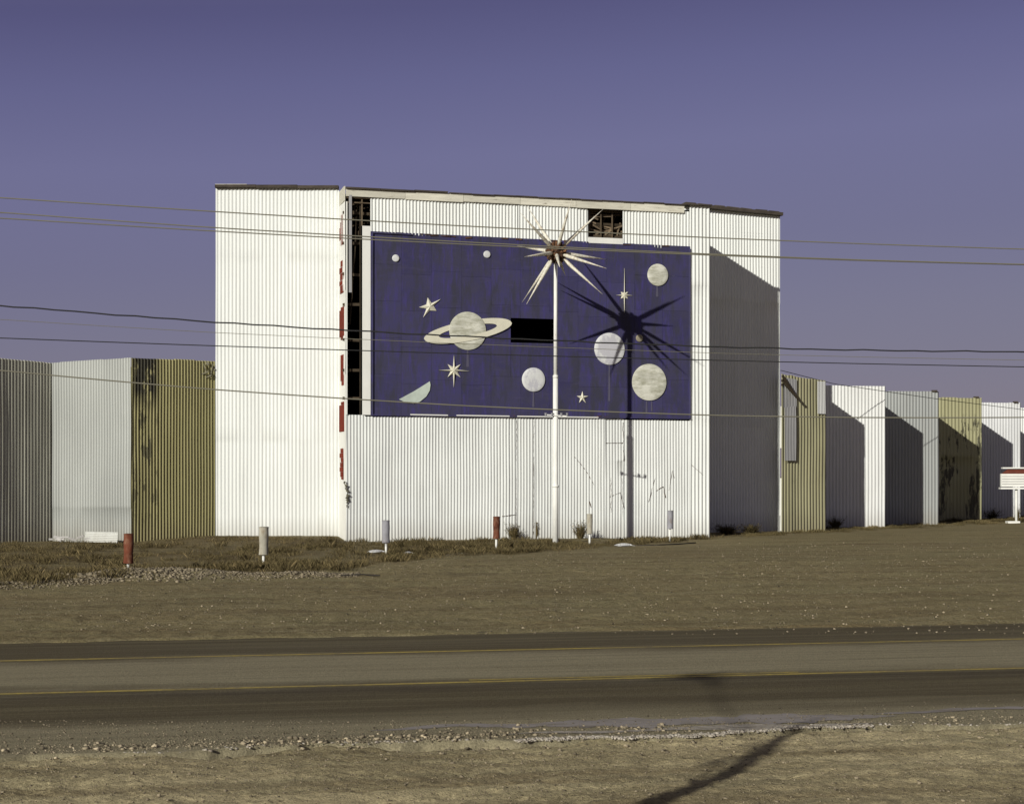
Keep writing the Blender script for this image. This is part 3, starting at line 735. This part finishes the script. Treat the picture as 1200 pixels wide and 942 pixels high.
wire([(0,374),(240,390),(540,402),(840,414),(1000,418),(1200,422)], 41, 45, .007, M_wire, 'hair thin wire just below the wavy black cable')
wire([(0,396),(240,405),(540,414.5),(840,422),(1000,426),(1200,430)], 40, 44, .013, M_wireD, 'thin dark wire crossing the eight pointed star height')
wire([(0,434),(240,455.5),(540,475),(840,487),(1000,489),(1200,489)], 40, 44, .017, M_wire, 'lowest and thickest tan cable, near the bottom edge of the mural')
m = MB(); P = []
for i in range(40):
    f = i/39; px = 915+f*330; y = np.interp(px, [915,978,1098,1195,1245], [434,450,467.5,479.5,486]); Y = 71.3+f*16; P.append(at(px, y, Y))
m.tube(P, .014, 6)
tag(m.build('utility_wire', M_wireD, None, True), 'thin wire sloping down from the tower edge over the right hand fence', 'wire')

# ---------------------------------------------------------------- ground
gx = [-40,-10.7,-10.2,-8.8,-8.2,-5.97,-4.1,-3.6,-2.4,0,2.8,6.1,7.4,10.1,14.7,20.2,26.6,45]
gyv = [34,35.2,35.8,38.4,41.4,40.6,41.6,45.4,48.7,51.3,55.6,61.0,63.2,67.5,73.4,80.6,88.5,112]
def gline(x): return np.interp(x, gx, gyv)
def hgt(x, y):
    x = np.asarray(x, float); y = np.asarray(y, float)
    o = roff(x, y)
    z = (fbm(x*.35, y*.35, 3)-.5)*.10 + (fbm(x*2, y*2, 9)-.5)*.035
    # under the road: sunk below the asphalt
    far = np.clip((o-2.15+(fbm(x*1.1, y*1.1, 5)-.5)*.5)/.5, 0, 1); nr = np.clip((-7.45-o+(fbm(x*1.2, y*1.2, 6)-.5)*1.0)/.28, 0, 1)
    k = np.maximum(far, nr); z = z*np.clip(np.abs(o+2.6)-5.0, 0, 1)+.02
    z = z*k + (-.10)*(1-k) - .05*nr
    # wheel ruts, lumpy near shoulder
    z = z + nr*((fbm(x*6, y*6, 12)-.5)*.045+(fbm(x*15, y*15, 13)-.5)*.030)
    z = z + far*((fbm(x*4.5, y*3, 22, 5)-.5)*.065*(.4+1.2*fbm(x*.4, y*.6, 24)))*np.clip((62-y)/15, 0, 1)
    # rubble mound and windrow at the grass edge
    z = z + .17*np.exp(-((x+8.75)/.95)**2-((y-39.7)/.8)**2)*(.8+.4*fbm(x*3, y*3, 31))
    cl = 40.2+.35*np.sin(x*1.3)
    z = z + .11*np.exp(-((y-cl)/.55)**2)*np.clip((x+8.6)/.5, 0, 1)*np.clip((-3.9-x)/1.0, 0, 1)*(.5+fbm(x*1.7, y*1.7, 33))
    z = z + .10*np.exp(-((y-36.8-(x+10)*.9)/.5)**2)*np.clip((-8.8-x)/.6, 0, 1)*(.4+fbm(x*2, y*2, 35))
    # soil banked against the left wing
    z = z + .16*np.clip((y-57)/4, 0, 1)*np.clip((-5.9-x)/.5, 0, 1)*np.clip((x+14)/3, 0, 1)
    return z
def grassy(x, y):
    e = gline(x)+(fbm(x*.9, y*.9, 41)-.5)*3.0
    return np.clip((y-e)/1.0, 0, 1)
def grid(xs, ys):
    X, Y = np.meshgrid(xs, ys); X = X.ravel(); Y = Y.ravel(); nx = len(xs); ny = len(ys)
    i, j = np.meshgrid(np.arange(ny-1), np.arange(nx-1), indexing='ij'); a = (i*nx+j).ravel()
    return X, Y, np.stack([a, a+1, a+nx+1, a+nx], 1)
def spaced(pairs):      # [(until, step)...]
    out = [pairs[0][0]]
    for lim, st in pairs[1:]:
        while out[-1] < lim-1e-6: out.append(min(lim, out[-1]+st))
    return np.array(out)
xs = spaced([(-3000, 0), (-1500, 750), (-300, 300), (-60, 40), (-24, 2), (-8, .12), (8, .045), (26, .12), (60, 2), (300, 40), (1500, 300), (3000, 750)])
ys = spaced([(-3000, 0), (-1500, 750), (-300, 300), (-20, 40), (8, 1), (16.5, .035), (28, .07), (48, .09), (70, .4), (110, 2), (300, 40), (1500, 300), (5000, 700)])
X, Y, Fa = grid(xs, ys)
fadeo = np.clip((170-np.hypot(X, Y))/60, 0, 1)
Z = np.where(fadeo > 0, hgt(X, Y), 0)*fadeo
o_ = roff(X, Y)
gsy = grassy(X, Y)*np.clip(.35+1.6*(fbm(X*.6, Y*.35, 61)-.3), .2, .95); near_ = np.clip((-5-o_)/1.5, 0, 1)
g = np_mesh('ground', np.stack([X, Y, Z], 1), Fa, M_ground, None, smooth=True, extra={'grassy': gsy, 'near': near_})
tag(g, kind='structure')
# road sheet in the road frame
dvec = np.array([math.cos(YAW), math.sin(YAW)]); nvec = np.array(RN)
def rp(a, o): return (RC[0]+dvec[0]*a+nvec[0]*o, RC[1]+dvec[1]*a+nvec[1]*o)
as_ = spaced([(-1500, 0), (-100, 100), (-14, 2), (14, .05), (100, 2), (1500, 100)])
os_ = np.concatenate([[-7.62, -7.6], np.linspace(-7.5, -6.6, 10), np.linspace(-6, 3.0, 19)])
Aq, Oq, Fr = grid(as_, os_)
first = Oq < -7.45; rough = (fbm(Aq*.9, Aq*0+2, 51)-.5)*.55+(fbm(Aq*5, Aq*0, 52)-.5)*.16
Osh = Oq+rough*np.clip((-6.6-Oq)/.9, 0, 1)
Xr = RC[0]+dvec[0]*Aq+nvec[0]*Osh; Yr = RC[1]+dvec[1]*Aq+nvec[1]*Osh
Zr = .012-((Oq+2.4)/5.4)**2*.02; Zr = np.where(Oq < -7.61, -.10, Zr)
road = np_mesh('road', np.stack([Xr, Yr, Zr], 1), Fr, M_road, None, smooth=False); tag(road, kind='structure')
def rz(o): return .012-((o+2.4)/5.4)**2*.02
def rline(name, a0, a1, o0, o1, w, seed):
    aa = np.arange(a0, a1, .25); V = []; rr = np.random.default_rng(seed)
    for a in aa:
        f = (a-a0)/(a1-a0); o = o0+(o1-o0)*f
        ww = w*(1+.15*(rr.random()-.5))
        for q in (-ww/2, ww/2): x, y = rp(a, o+q); V.append((x, y, rz(o)+.005))
    n = len(aa); a = np.arange(n-1)*2
    ob = np_mesh(name, np.array(V), np.stack([a, a+2, a+3, a+1], 1), M_line); tag(ob, kind='structure')
rline('road_marking', -300, 300, 0, 0, .125, 1); rline('road_marking', -300, 300, -3.47, -3.47, .125, 2)
rline('road_marking', -1.2, 2.9, -3.47+.20, -3.47+.17, .08, 3)
# pale smooth patches along the near edge
for (a0, a1, o0, w, sd, mt) in ((-1.5, 2.4, -6.85, .55, 1, M_puddle), (-2.8, -.6, -6.75, .22, 3, M_puddle), (2.2, 4.4, -6.7, .2, 5, M_puddle), (-1.7, 2.05, -7.36, .17, 7, M_crust), (-.3, 1.9, -7.30, .16, 8, M_crust)):
    aa = np.linspace(a0, a1, 160); V = []
    for a in aa:
        t_ = min(1, 4*min(a-a0, a1-a)/(a1-a0)+.02); hw = w/2*t_*(.3+1.3*float(fbm(np.array(a*5.), np.array(0.), 60+sd)))
        oo = o0+(float(vn(np.array(a*1.5), np.array(0.), 70+sd))-.5)*.2
        for q in (-hw, hw): x, y = rp(a, oo+q); V.append((x, y, rz(oo)+.003+.0005*sd))
    i = np.arange(len(aa)-1)*2
    tag(np_mesh('asphalt_patch', np.array(V), np.stack([i, i+2, i+3, i+1], 1), mt), kind='structure')

# ---------------------------------------------------------------- loose stones
phi = (1+5**.5)/2
ICO = np.array([(-1,phi,0),(1,phi,0),(-1,-phi,0),(1,-phi,0),(0,-1,phi),(0,1,phi),(0,-1,-phi),(0,1,-phi),(phi,0,-1),(phi,0,1),(-phi,0,-1),(-phi,0,1)])/1.9
IF = np.array([(0,11,5),(0,5,1),(0,1,7),(0,7,10),(0,10,11),(1,5,9),(5,11,4),(11,10,2),(10,7,6),(7,1,8),(3,9,4),(3,4,2),(3,2,6),(3,6,8),(3,8,9),(4,9,5),(2,4,11),(6,2,10),(8,6,7),(9,8,1)])
def stones(name, x, y, r, tone, mat, zf=hgt, sink=.3):
    N = len(x); V = (ICO[None]+(rng.random((N, 12, 3))-.5)*.75)*np.stack([np.ones(N), .6+.5*rng.random(N), .4+.4*rng.random(N)], 1)[:, None, :]
    a = rng.random(N)*6.283; c, s = np.cos(a)[:, None], np.sin(a)[:, None]
    X = V[..., 0]*c-V[..., 1]*s; Y = V[..., 0]*s+V[..., 1]*c
    V = np.stack([X, Y, V[..., 2]], -1)*r[:, None, None]
    V[..., 0] += x[:, None]; V[..., 1] += y[:, None]; V[..., 2] += (zf(x, y)+r*sink)[:, None]
    Fq = (IF[None]+(np.arange(N)*12)[:, None, None]).reshape(-1, 3)
    return np_mesh(name, V.reshape(-1, 3), Fq, mat, None, np.repeat(tone, 12))
def surf(x, y):
    o = roff(x, y); return np.maximum(hgt(x, y), np.where((o > -7.55) & (o < 2.9), rz(o), -1))
L_ = []
def addst(x, y, r, t): L_.append((x, y, r, t))
n = 15000; y = rng.uniform(9.5, 16.5, n); x = rng.uniform(-1, 1, n)*(y*.31+.3); r = .004+.006*rng.random(n)**2+.012*(rng.random(n) < .03)*rng.random(n); addst(x, y, r, rng.uniform(.45, 1.35, n))
n = 4200; a = rng.uniform(-8, 8, n); o = -7.15-rng.exponential(.38, n)+rng.normal(0, .12, n); x = RC[0]+dvec[0]*a+nvec[0]*o; y = RC[1]+dvec[1]*a+nvec[1]*o
cl = fbm(a*1.1, a*0, 77); r = (.004+.012*rng.random(n)**5)*(1+.8*(cl > .56)); addst(x, y, r, rng.uniform(.5, 1.6, n))
n = 2600; a = rng.uniform(-8, 8, n); o = -6.9+rng.normal(0, .35, n); x = RC[0]+dvec[0]*a+nvec[0]*o; y = RC[1]+dvec[1]*a+nvec[1]*o; addst(x, y, .004+.010*rng.random(n)**2, rng.uniform(.25, 1.0, n))
n = 14; a = rng.uniform(-6, -1.8, n); o = -7.35+rng.normal(0, .2, n); addst(RC[0]+dvec[0]*a+nvec[0]*o, RC[1]+dvec[1]*a+nvec[1]*o, .018+.018*rng.random(n), rng.uniform(.4, .9, n))
n = 800; a = rng.uniform(-6, -1.5, n)+0; cc = np.round(a*2.3)/2.3+rng.normal(0, .12, n); o = -7.35+rng.normal(0, .14, n); x = RC[0]+dvec[0]*cc+nvec[0]*o; y = RC[1]+dvec[1]*cc+nvec[1]*o; addst(x, y, .006+.024*rng.random(n)**6, rng.uniform(.25, 2.2, n))
n = 9000; y = rng.uniform(25.5, 60, n); x = rng.uniform(-1, 1, n)*y*.31; m_ = (y < gline(x)+.5); x, y = x[m_], y[m_]; r = .006+.020*rng.random(len(x))**4; addst(x, y, r, rng.uniform(.2, 1.7, len(x)))
n = 9000; x = rng.uniform(-9.9, -3.6, n); y = 40.2+.35*np.sin(x*1.3)+rng.normal(0, .45, n); addst(x, y, .008+.034*rng.random(n)**5, rng.uniform(.4, 1.3, n))
n = 2500; x = -8.75+rng.normal(0, .85, n); y = 39.6+rng.normal(0, .7, n); addst(x, y, .010+.05*rng.random(n)**4, rng.uniform(.45, 1.35, n))
n = 2500; x = rng.uniform(-12, -8.7, n); y = 36.9+(x+10)*.9+rng.normal(0, .6, n); addst(x, y, .01+.03*rng.random(n)**3, rng.uniform(.45, 1.3, n))
st = stones('gravel', *[np.concatenate([q[i] for q in L_]) for i in range(4)], M_stone, surf)
tag(st, 'loose gravel and rubble strewn along the road edge and lot', 'gravel', kind='stuff')
# crumbled chalky lip of the road
n = 2600; a = np.concatenate([rng.uniform(-1.6, 1.9, 2200), rng.uniform(-5, 5, 400)]); rgh = (fbm(a*.9, a*0+2, 51)-.5)*.55+(fbm(a*5, a*0, 52)-.5)*.16
o = -7.55+rgh+rng.normal(0, .035, n); x = RC[0]+dvec[0]*a+nvec[0]*o; y = RC[1]+dvec[1]*a+nvec[1]*o
ck = stones('road_edge_rubble', x, y, .008+.014*rng.random(n)**2, rng.uniform(.8, 1.4, n), M_crust, lambda x, y: np.full(len(x), -.012))
tag(ck, 'pale crumbled lip of broken pavement along the near road edge', 'rubble', kind='stuff')

# ---------------------------------------------------------------- grass
def blades(x, y, h, w, tone, lean=.5, zf=hgt):
    n = len(x); a = rng.random(n)*6.283; z = zf(x, y)-.01; la = rng.random(n)*6.283; l = h*lean*rng.random(n)
    V = np.empty((n, 4, 3)); dx, dy = np.cos(a)*w/2, np.sin(a)*w/2
    V[:, 0] = np.stack([x-dx, y-dy, z], 1); V[:, 1] = np.stack([x+dx, y+dy, z], 1)
    mx, my = x+np.cos(la)*l*.4, y+np.sin(la)*l*.4
    V[:, 2] = np.stack([mx+dx*.6, my+dy*.6, z+h*.6], 1); V[:, 3] = np.stack([x+np.cos(la)*l, y+np.sin(la)*l, z+h], 1)
    b = np.arange(n)*4; return V.reshape(-1, 3), np.concatenate([np.stack([b, b+1, b+2], 1), np.stack([b, b+2, b+3], 1)]), np.repeat(tone, 4)
n = 760000
x = rng.uniform(-19.5, 34, n); y = gline(x)+rng.random(n)**1.3*np.where(x < 7, 27, 6)-.6
wl = np.interp(x, [-20, -5.95, 7.5, 11, 13.4, 14, 22, 28, 34], [61, 61.2, 65.3, 71, 73, 77, 89, 96, 103])
dn = fbm(x*.6, y*.35, 61); dn2 = fbm(x*2.7, y*1.2, 64); m_ = (y < wl+.0) & (rng.random(n) < np.clip((dn*.55+dn2*.45-.47)*6, .03, 1)) & (rng.random(n) < .12+grassy(x, y))
m_ &= ~((y > 38.8) & (y < 41.2) & (x > -9.9) & (x < -4) & (rng.random(n) < .85))
x, y = x[m_], y[m_]; dn = fbm(x*.8, y*.5, 61); dn2 = fbm(x*2.7, y*1.6, 64)
h = (.025+.12*rng.random(len(x))**1.5*np.clip(dn2*1.7-.1, .2, 1.2)); tone = np.clip(.15+.9*(fbm(x*.5, y*.35, 66)-.28)+rng.normal(0, .14, len(x)), 0, 1)
Vg, Fg, Tg = blades(x, y, h, np.full(len(x), .010), tone, 1.0)
# taller tawny tussocks
tx = rng.uniform(-18, 7, 900); ty = gline(tx)+rng.random(900)**1.6*22+.5; k_ = ty < np.interp(tx, [-20, -6, 7], [60.5, 60.5, 64.5]); tx, ty = tx[k_], ty[k_]
kk = fbm(tx*.4, ty*.3, 68) > .45; tx, ty = tx[kk], ty[kk]
sz = rng.uniform(.07, .24, len(tx)); idx = np.repeat(np.arange(len(tx)), 90); x = tx[idx]+rng.normal(0, .14, len(idx)); y = ty[idx]+rng.normal(0, .14, len(idx))
h = sz[idx]*rng.uniform(.4, 1.1, len(idx)); tone = np.clip(.38+rng.normal(0, .2, len(idx)), 0, 1)
V2, F2, T2 = blades(x, y, h, np.full(len(x), .008), tone, .8)
gr = np_mesh('grass', np.concatenate([Vg, V2]), np.concatenate([Fg, F2+len(Vg)]), M_grass, None, np.concatenate([Tg, T2]))
tag(gr, 'dry brown grass covering the verge below the tower and fences', 'grass', kind='stuff')
print('grass blades', len(gr.data.polygons))

# ---------------------------------------------------------------- weeds at the foot of the walls
def weed(px, py, hpx, wpx, label, dark=0., n=150):
    X, Y = gnd(px, py); k = Y/F; H = hpx*k; W = wpx*k/2
    t = None; a = rng.random(n)*6.283; rr_ = rng.random(n)**.7
    bx = X+np.cos(a)*W*.3*rr_; by = Y+np.sin(a)*W*.3*rr_; V = []; Fq = []; T = []
    for i in range(n):
        h = H*rng.uniform(.35, 1.05); tip = np.array([bx[i]+np.cos(a[i])*W*rr_[i], by[i]+np.sin(a[i])*W*rr_[i], h]); b = np.array([bx[i], by[i], 0.]); m = (b+tip)/2+np.array([0,0,h*.12])
        w = np.array([-np.sin(a[i]), np.cos(a[i]), 0])*.010; c = len(V)
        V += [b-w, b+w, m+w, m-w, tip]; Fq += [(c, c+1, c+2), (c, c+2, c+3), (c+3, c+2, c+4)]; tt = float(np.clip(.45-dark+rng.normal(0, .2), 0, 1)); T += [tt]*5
        for j in range(4):      # seed heads and leaflets
            p = b+(tip-b)*rng.uniform(.35, 1)+np.array([0,0,h*.05]); e = rng.normal(0, .028, 3); f = rng.normal(0, .02, 3); c = len(V); V += [p, p+e, p+f]; Fq.append((c, c+1, c+2)); T += [tt]*3
    o = np_mesh('weed_clump', np.array(V), np.array(Fq), M_grass, None, np.array(T))
    me = o.data; me.transform(__import__('mathutils').Matrix.Translation((-X, -Y, 0))); o.location = (X, Y, float(hgt(X, Y)))
    tag(o, label, 'weed', 'weeds growing at the foot of the walls')
weed(602, 633, 19, 20, 'straw coloured weed clump midway between rusty drum and starburst pole')
weed(628.5, 632.5, 20, 7, 'narrow dark weed close left of the starburst pole', .2, 80)
weed(680, 633, 20, 22, 'wide straw weed clump behind the cream drum')
weed(501, 633.5, 8, 8, 'tiny weed at the wall between the grey and rusty drums', .1, 50)
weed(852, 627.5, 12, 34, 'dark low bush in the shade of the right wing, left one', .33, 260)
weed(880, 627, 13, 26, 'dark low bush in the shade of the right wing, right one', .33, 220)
weed(979, 619.5, 13, 22, 'weed clump at the foot of the white fence bay', .15, 160)
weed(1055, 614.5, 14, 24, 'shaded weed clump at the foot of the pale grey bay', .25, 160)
weed(1068, 614, 10, 16, 'weed tuft right of the shaded one at the pale grey bay', .15, 90)
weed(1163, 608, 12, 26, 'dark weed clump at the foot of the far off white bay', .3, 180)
weed(1118, 611.5, 5, 22, 'low weeds at the foot of the pale olive bay', .1, 90)
weed(170, 634, 6, 16, 'small tuft at the foot of the mustard fence bay', .1, 80)
weed(322, 630, 6, 22, 'low tuft at the foot of the left wing', .12, 90)
weed(1193, 612, 18, 8, 'thin weed beside the sign post', .2, 50)
# sheet scraps on the ground, thin dark tubes
def scrap(px, py, w, label, seed, hh=.10):
    X, Y = gnd(px, py); k = Y/F; W = w*k; r_ = random.Random(seed); m = MB(); n = 10; V = []
    for i in range(n+1):
        f = i/n; x = -W/2+W*f; d = .5*math.sin(math.pi*min(1, f*1.15+.05))*.6
        V += [(X+x, Y-d, .02+hh*.2*r_.random()), (X+x, Y, .03+hh*math.sin(math.pi*f)**.8), (X+x+.05, Y+d, .02)]
    m.add(V, [(i*3+j, i*3+3+j, i*3+4+j, i*3+1+j) for i in range(n) for j in range(2)]); o = m.build('scrap_sheet', M_scrap, None); o.location.z = float(hgt(X, Y)); tag(o, label, 'scrap sheet')
scrap(731, 641.5, 24, 'crumpled white scrap sheet lying right of the cream drum', 2, .08)
scrap(441, 649, 24, 'flattened white scrap lying at the foot of the grey drum post', 4, .07)
scrap(478, 650, 12, 'small pale scrap in the grass right of the grey drum post', 6, .04)
m = MB(); P = [gnd(*p) for p in ((743,640.5),(770,639.5),(800,638),(815,636.8))]; m.tube([(a, b, .03) for a, b in P], .022, 8)  # thin black tube drawn as the dark line at the grass edge
tag(m.build('dark_tube', M_tube, None, True), 'thin dark line lying along the grass edge before the right corner', 'pipe')
m = MB(); P = [gnd(*p) for p in ((400,676.5),(425,674.5),(445,675.5))]; m.tube([(a, b, float(hgt(a, b))+.04) for a, b in P], .015, 8)
tag(m.build('dark_tube', M_tube, None, True), 'short dark pipe on the dirt left of centre at the gravel edge', 'pipe')

# ---------------------------------------------------------------- trees
def tree(X, Y, H, W, label, seed, n=5200):
    t = thing('tree', (X, Y, 0), label, 'tree'); r_ = np.random.default_rng(seed)
    m = MB(); m.tube([(X, Y, -.1), (X+.1, Y, H*.3), (X, Y, H*.75)], [.28, .2, .06], 8)
    cs = []
    for i in range(13):
        a = r_.random()*6.28; rr_ = W*.5*r_.random()**.6; z = H*r_.uniform(.35, .93); cs.append((X+math.cos(a)*rr_, Y+math.sin(a)*rr_, z, W*r_.uniform(.14, .26)))
        m.tube([(X, Y, H*.25), ((X*2+cs[-1][0])/3, (Y*2+cs[-1][1])/3, (H*.3+z)/2), cs[-1][:3]], [.1, .06, .02], 5)
    m.build('trunk', M_bark, t)
    V = []; Fq = []; T = []
    for i in range(n):
        c = cs[i % 13]; d = r_.normal(0, 1, 3); d /= np.linalg.norm(d); p = np.array(c[:3])+d*c[3]*r_.random()**.4; e = r_.normal(0, .11, 3); f = r_.normal(0, .11, 3); k = len(V)
        V += [p-e, p+f, p+e, p-f]; Fq.append((k, k+1, k+2, k+3)); T += [r_.uniform(.6, 1.6)]*4
    np_mesh('crown', np.array(V), np.array(Fq), M_leaf, t, np.array(T))
tree(ux(1214, 112), 112, 5.6, 4.6, 'dark bushy tree just past the far end of the right fence', 3)
# bare tree behind the camera that throws the branching shadow over the road
t = thing('bare_tree', (-3.7, 4.5, 0), 'nearly bare tree left of the viewpoint whose shadow crosses the road edge', 'tree')
SX, SZ = .5745, .395
def bp(px, py, Y):
    x, y = gnd(px, py); q = y-Y; return (x-SX*q, Y, SZ*q)
m = MB(); 
TY = 4.5
m.tube([(-3.7, TY, -.1), (-3.68, TY, 1.6), bp(738, 948, TY)], [.13, .115, .10], 8)
m.tube([bp(738, 948, TY), bp(800, 924, TY), bp(850, 904, TY), bp(890, 880, TY), bp(910, 862, TY), bp(935, 851, TY), bp(965, 839, TY)], [.10, .095, .09, .08, .065, .035, .01], 10)
m.tube([bp(800, 920, TY), bp(835, 893, TY), bp(850, 886, TY)], [.03, .02, .008], 6)
m.tube([bp(880, 884, TY), bp(868, 850, TY), bp(846, 828, TY-.2), bp(838, 803, TY-.3)], [.02, .018, .016, .014], 6)
m.tube([bp(838, 803, TY-.3), bp(822, 792, TY-.4), bp(796, 795, TY-.5)], [.03, .05, .012], 6); m.tube([bp(838, 803, TY-.3), bp(852, 795, TY-.3)], [.03, .01], 6)
m.tube([(-3.68, TY, 1.6), (-4.5, 1.0, 3.8), bp(1168, 952, -3.0)], [.05, .035, .012], 6)
m.build('trunk', M_bark, t)
def leafs(c, R3, n, s):
    V = []; Fq = []
    for i in range(n):
        p = np.array(c)+rng.normal(0, 1, 3)*np.array(R3); e = rng.normal(0, s, 3); f = rng.normal(0, s, 3); k = len(V); V += [p-e, p+f, p+e, p-f]; Fq.append((k, k+1, k+2, k+3))
    return np.array(V), np.array(Fq)
Vs = []; Fs = []; c0 = 0
for c, r3, n_, s_ in ((bp(820, 793, TY-.4), (.17, .12, .035), 60, .04), (bp(843, 890, TY), (.07, .06, .04), 22, .03), (bp(1172, 952, -3.0), (.16, .12, .05), 70, .05), (bp(896, 872, TY), (.05, .05, .03), 10, .02)):
    V, Fq = leafs(c, r3, n_, s_); Vs.append(V); Fs.append(Fq+c0); c0 += len(V)
np_mesh('crown', np.concatenate(Vs), np.concatenate(Fs), M_leaf, t)

# ---------------------------------------------------------------- light, sky, camera
d = Vector((.5745, 1, -.395)).normalized()
sl = bpy.data.lights.new('sun', 'SUN'); sl.energy = 4.3; sl.angle = R(.55); sl.color = (1, .968, .885)
so = bpy.data.objects.new('sun', sl); C.objects.link(so); so.rotation_euler = d.to_track_quat('-Z', 'Y').to_euler(); so.location = (-20, -30, 30)
w = bpy.data.worlds.new('World'); S.world = w; w.use_nodes = True; nt = w.node_tree; nt.nodes.clear()
out = nt.nodes.new('ShaderNodeOutputWorld'); bg = nt.nodes.new('ShaderNodeBackground'); sky = nt.nodes.new('ShaderNodeTexSky')
sky.sky_type = 'NISHITA'; sky.sun_disc = False; sky.sun_elevation = R(18.9); sky.sun_rotation = R(209.9)
sky.air_density = 1.0; sky.dust_density = .3; sky.ozone_density = 3.0
def nn(k): return nt.nodes.new(k)
tc = nn('ShaderNodeTexCoord'); sx = nn('ShaderNodeSeparateXYZ'); nt.links.new(tc.outputs['Generated'], sx.inputs[0])
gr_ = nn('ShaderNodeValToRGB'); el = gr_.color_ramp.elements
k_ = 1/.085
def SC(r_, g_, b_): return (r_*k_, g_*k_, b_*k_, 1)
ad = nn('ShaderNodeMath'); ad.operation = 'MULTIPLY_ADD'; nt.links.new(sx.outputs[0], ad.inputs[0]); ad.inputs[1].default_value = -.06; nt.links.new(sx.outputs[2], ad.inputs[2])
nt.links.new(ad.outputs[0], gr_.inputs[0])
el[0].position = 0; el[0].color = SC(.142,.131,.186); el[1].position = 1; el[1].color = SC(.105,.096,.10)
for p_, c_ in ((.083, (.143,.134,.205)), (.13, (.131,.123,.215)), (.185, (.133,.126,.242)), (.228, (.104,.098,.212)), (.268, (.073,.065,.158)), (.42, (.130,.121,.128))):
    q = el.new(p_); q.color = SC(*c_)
mx = nn('ShaderNodeMix'); mx.data_type = 'RGBA'; mx.blend_type = 'MULTIPLY'; mx.inputs[0].default_value = 1
mx.inputs[7].default_value = (.135, .10, .11, 1); nt.links.new(sky.outputs[0], mx.inputs[6])
av = nn('ShaderNodeMix'); av.data_type = 'RGBA'; av.blend_type = 'ADD'; av.inputs[0].default_value = 1
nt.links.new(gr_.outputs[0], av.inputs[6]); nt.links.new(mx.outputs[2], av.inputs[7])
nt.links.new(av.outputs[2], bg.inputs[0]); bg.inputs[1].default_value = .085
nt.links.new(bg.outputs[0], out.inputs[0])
cam = bpy.data.cameras.new('camera'); co = bpy.data.objects.new('camera', cam); C.objects.link(co); S.camera = co
co.location = (0, 0, CH); co.rotation_euler = (R(90), 0, 0); cam.sensor_width = 36; cam.lens = 36*F/1200; cam.shift_y = 87/1200
cam.clip_start = .1; cam.clip_end = 8000
S.view_settings.view_transform = 'Standard'; S.view_settings.look = 'None'; S.view_settings.exposure = 0; S.view_settings.gamma = 1
S.render.engine = 'CYCLES'
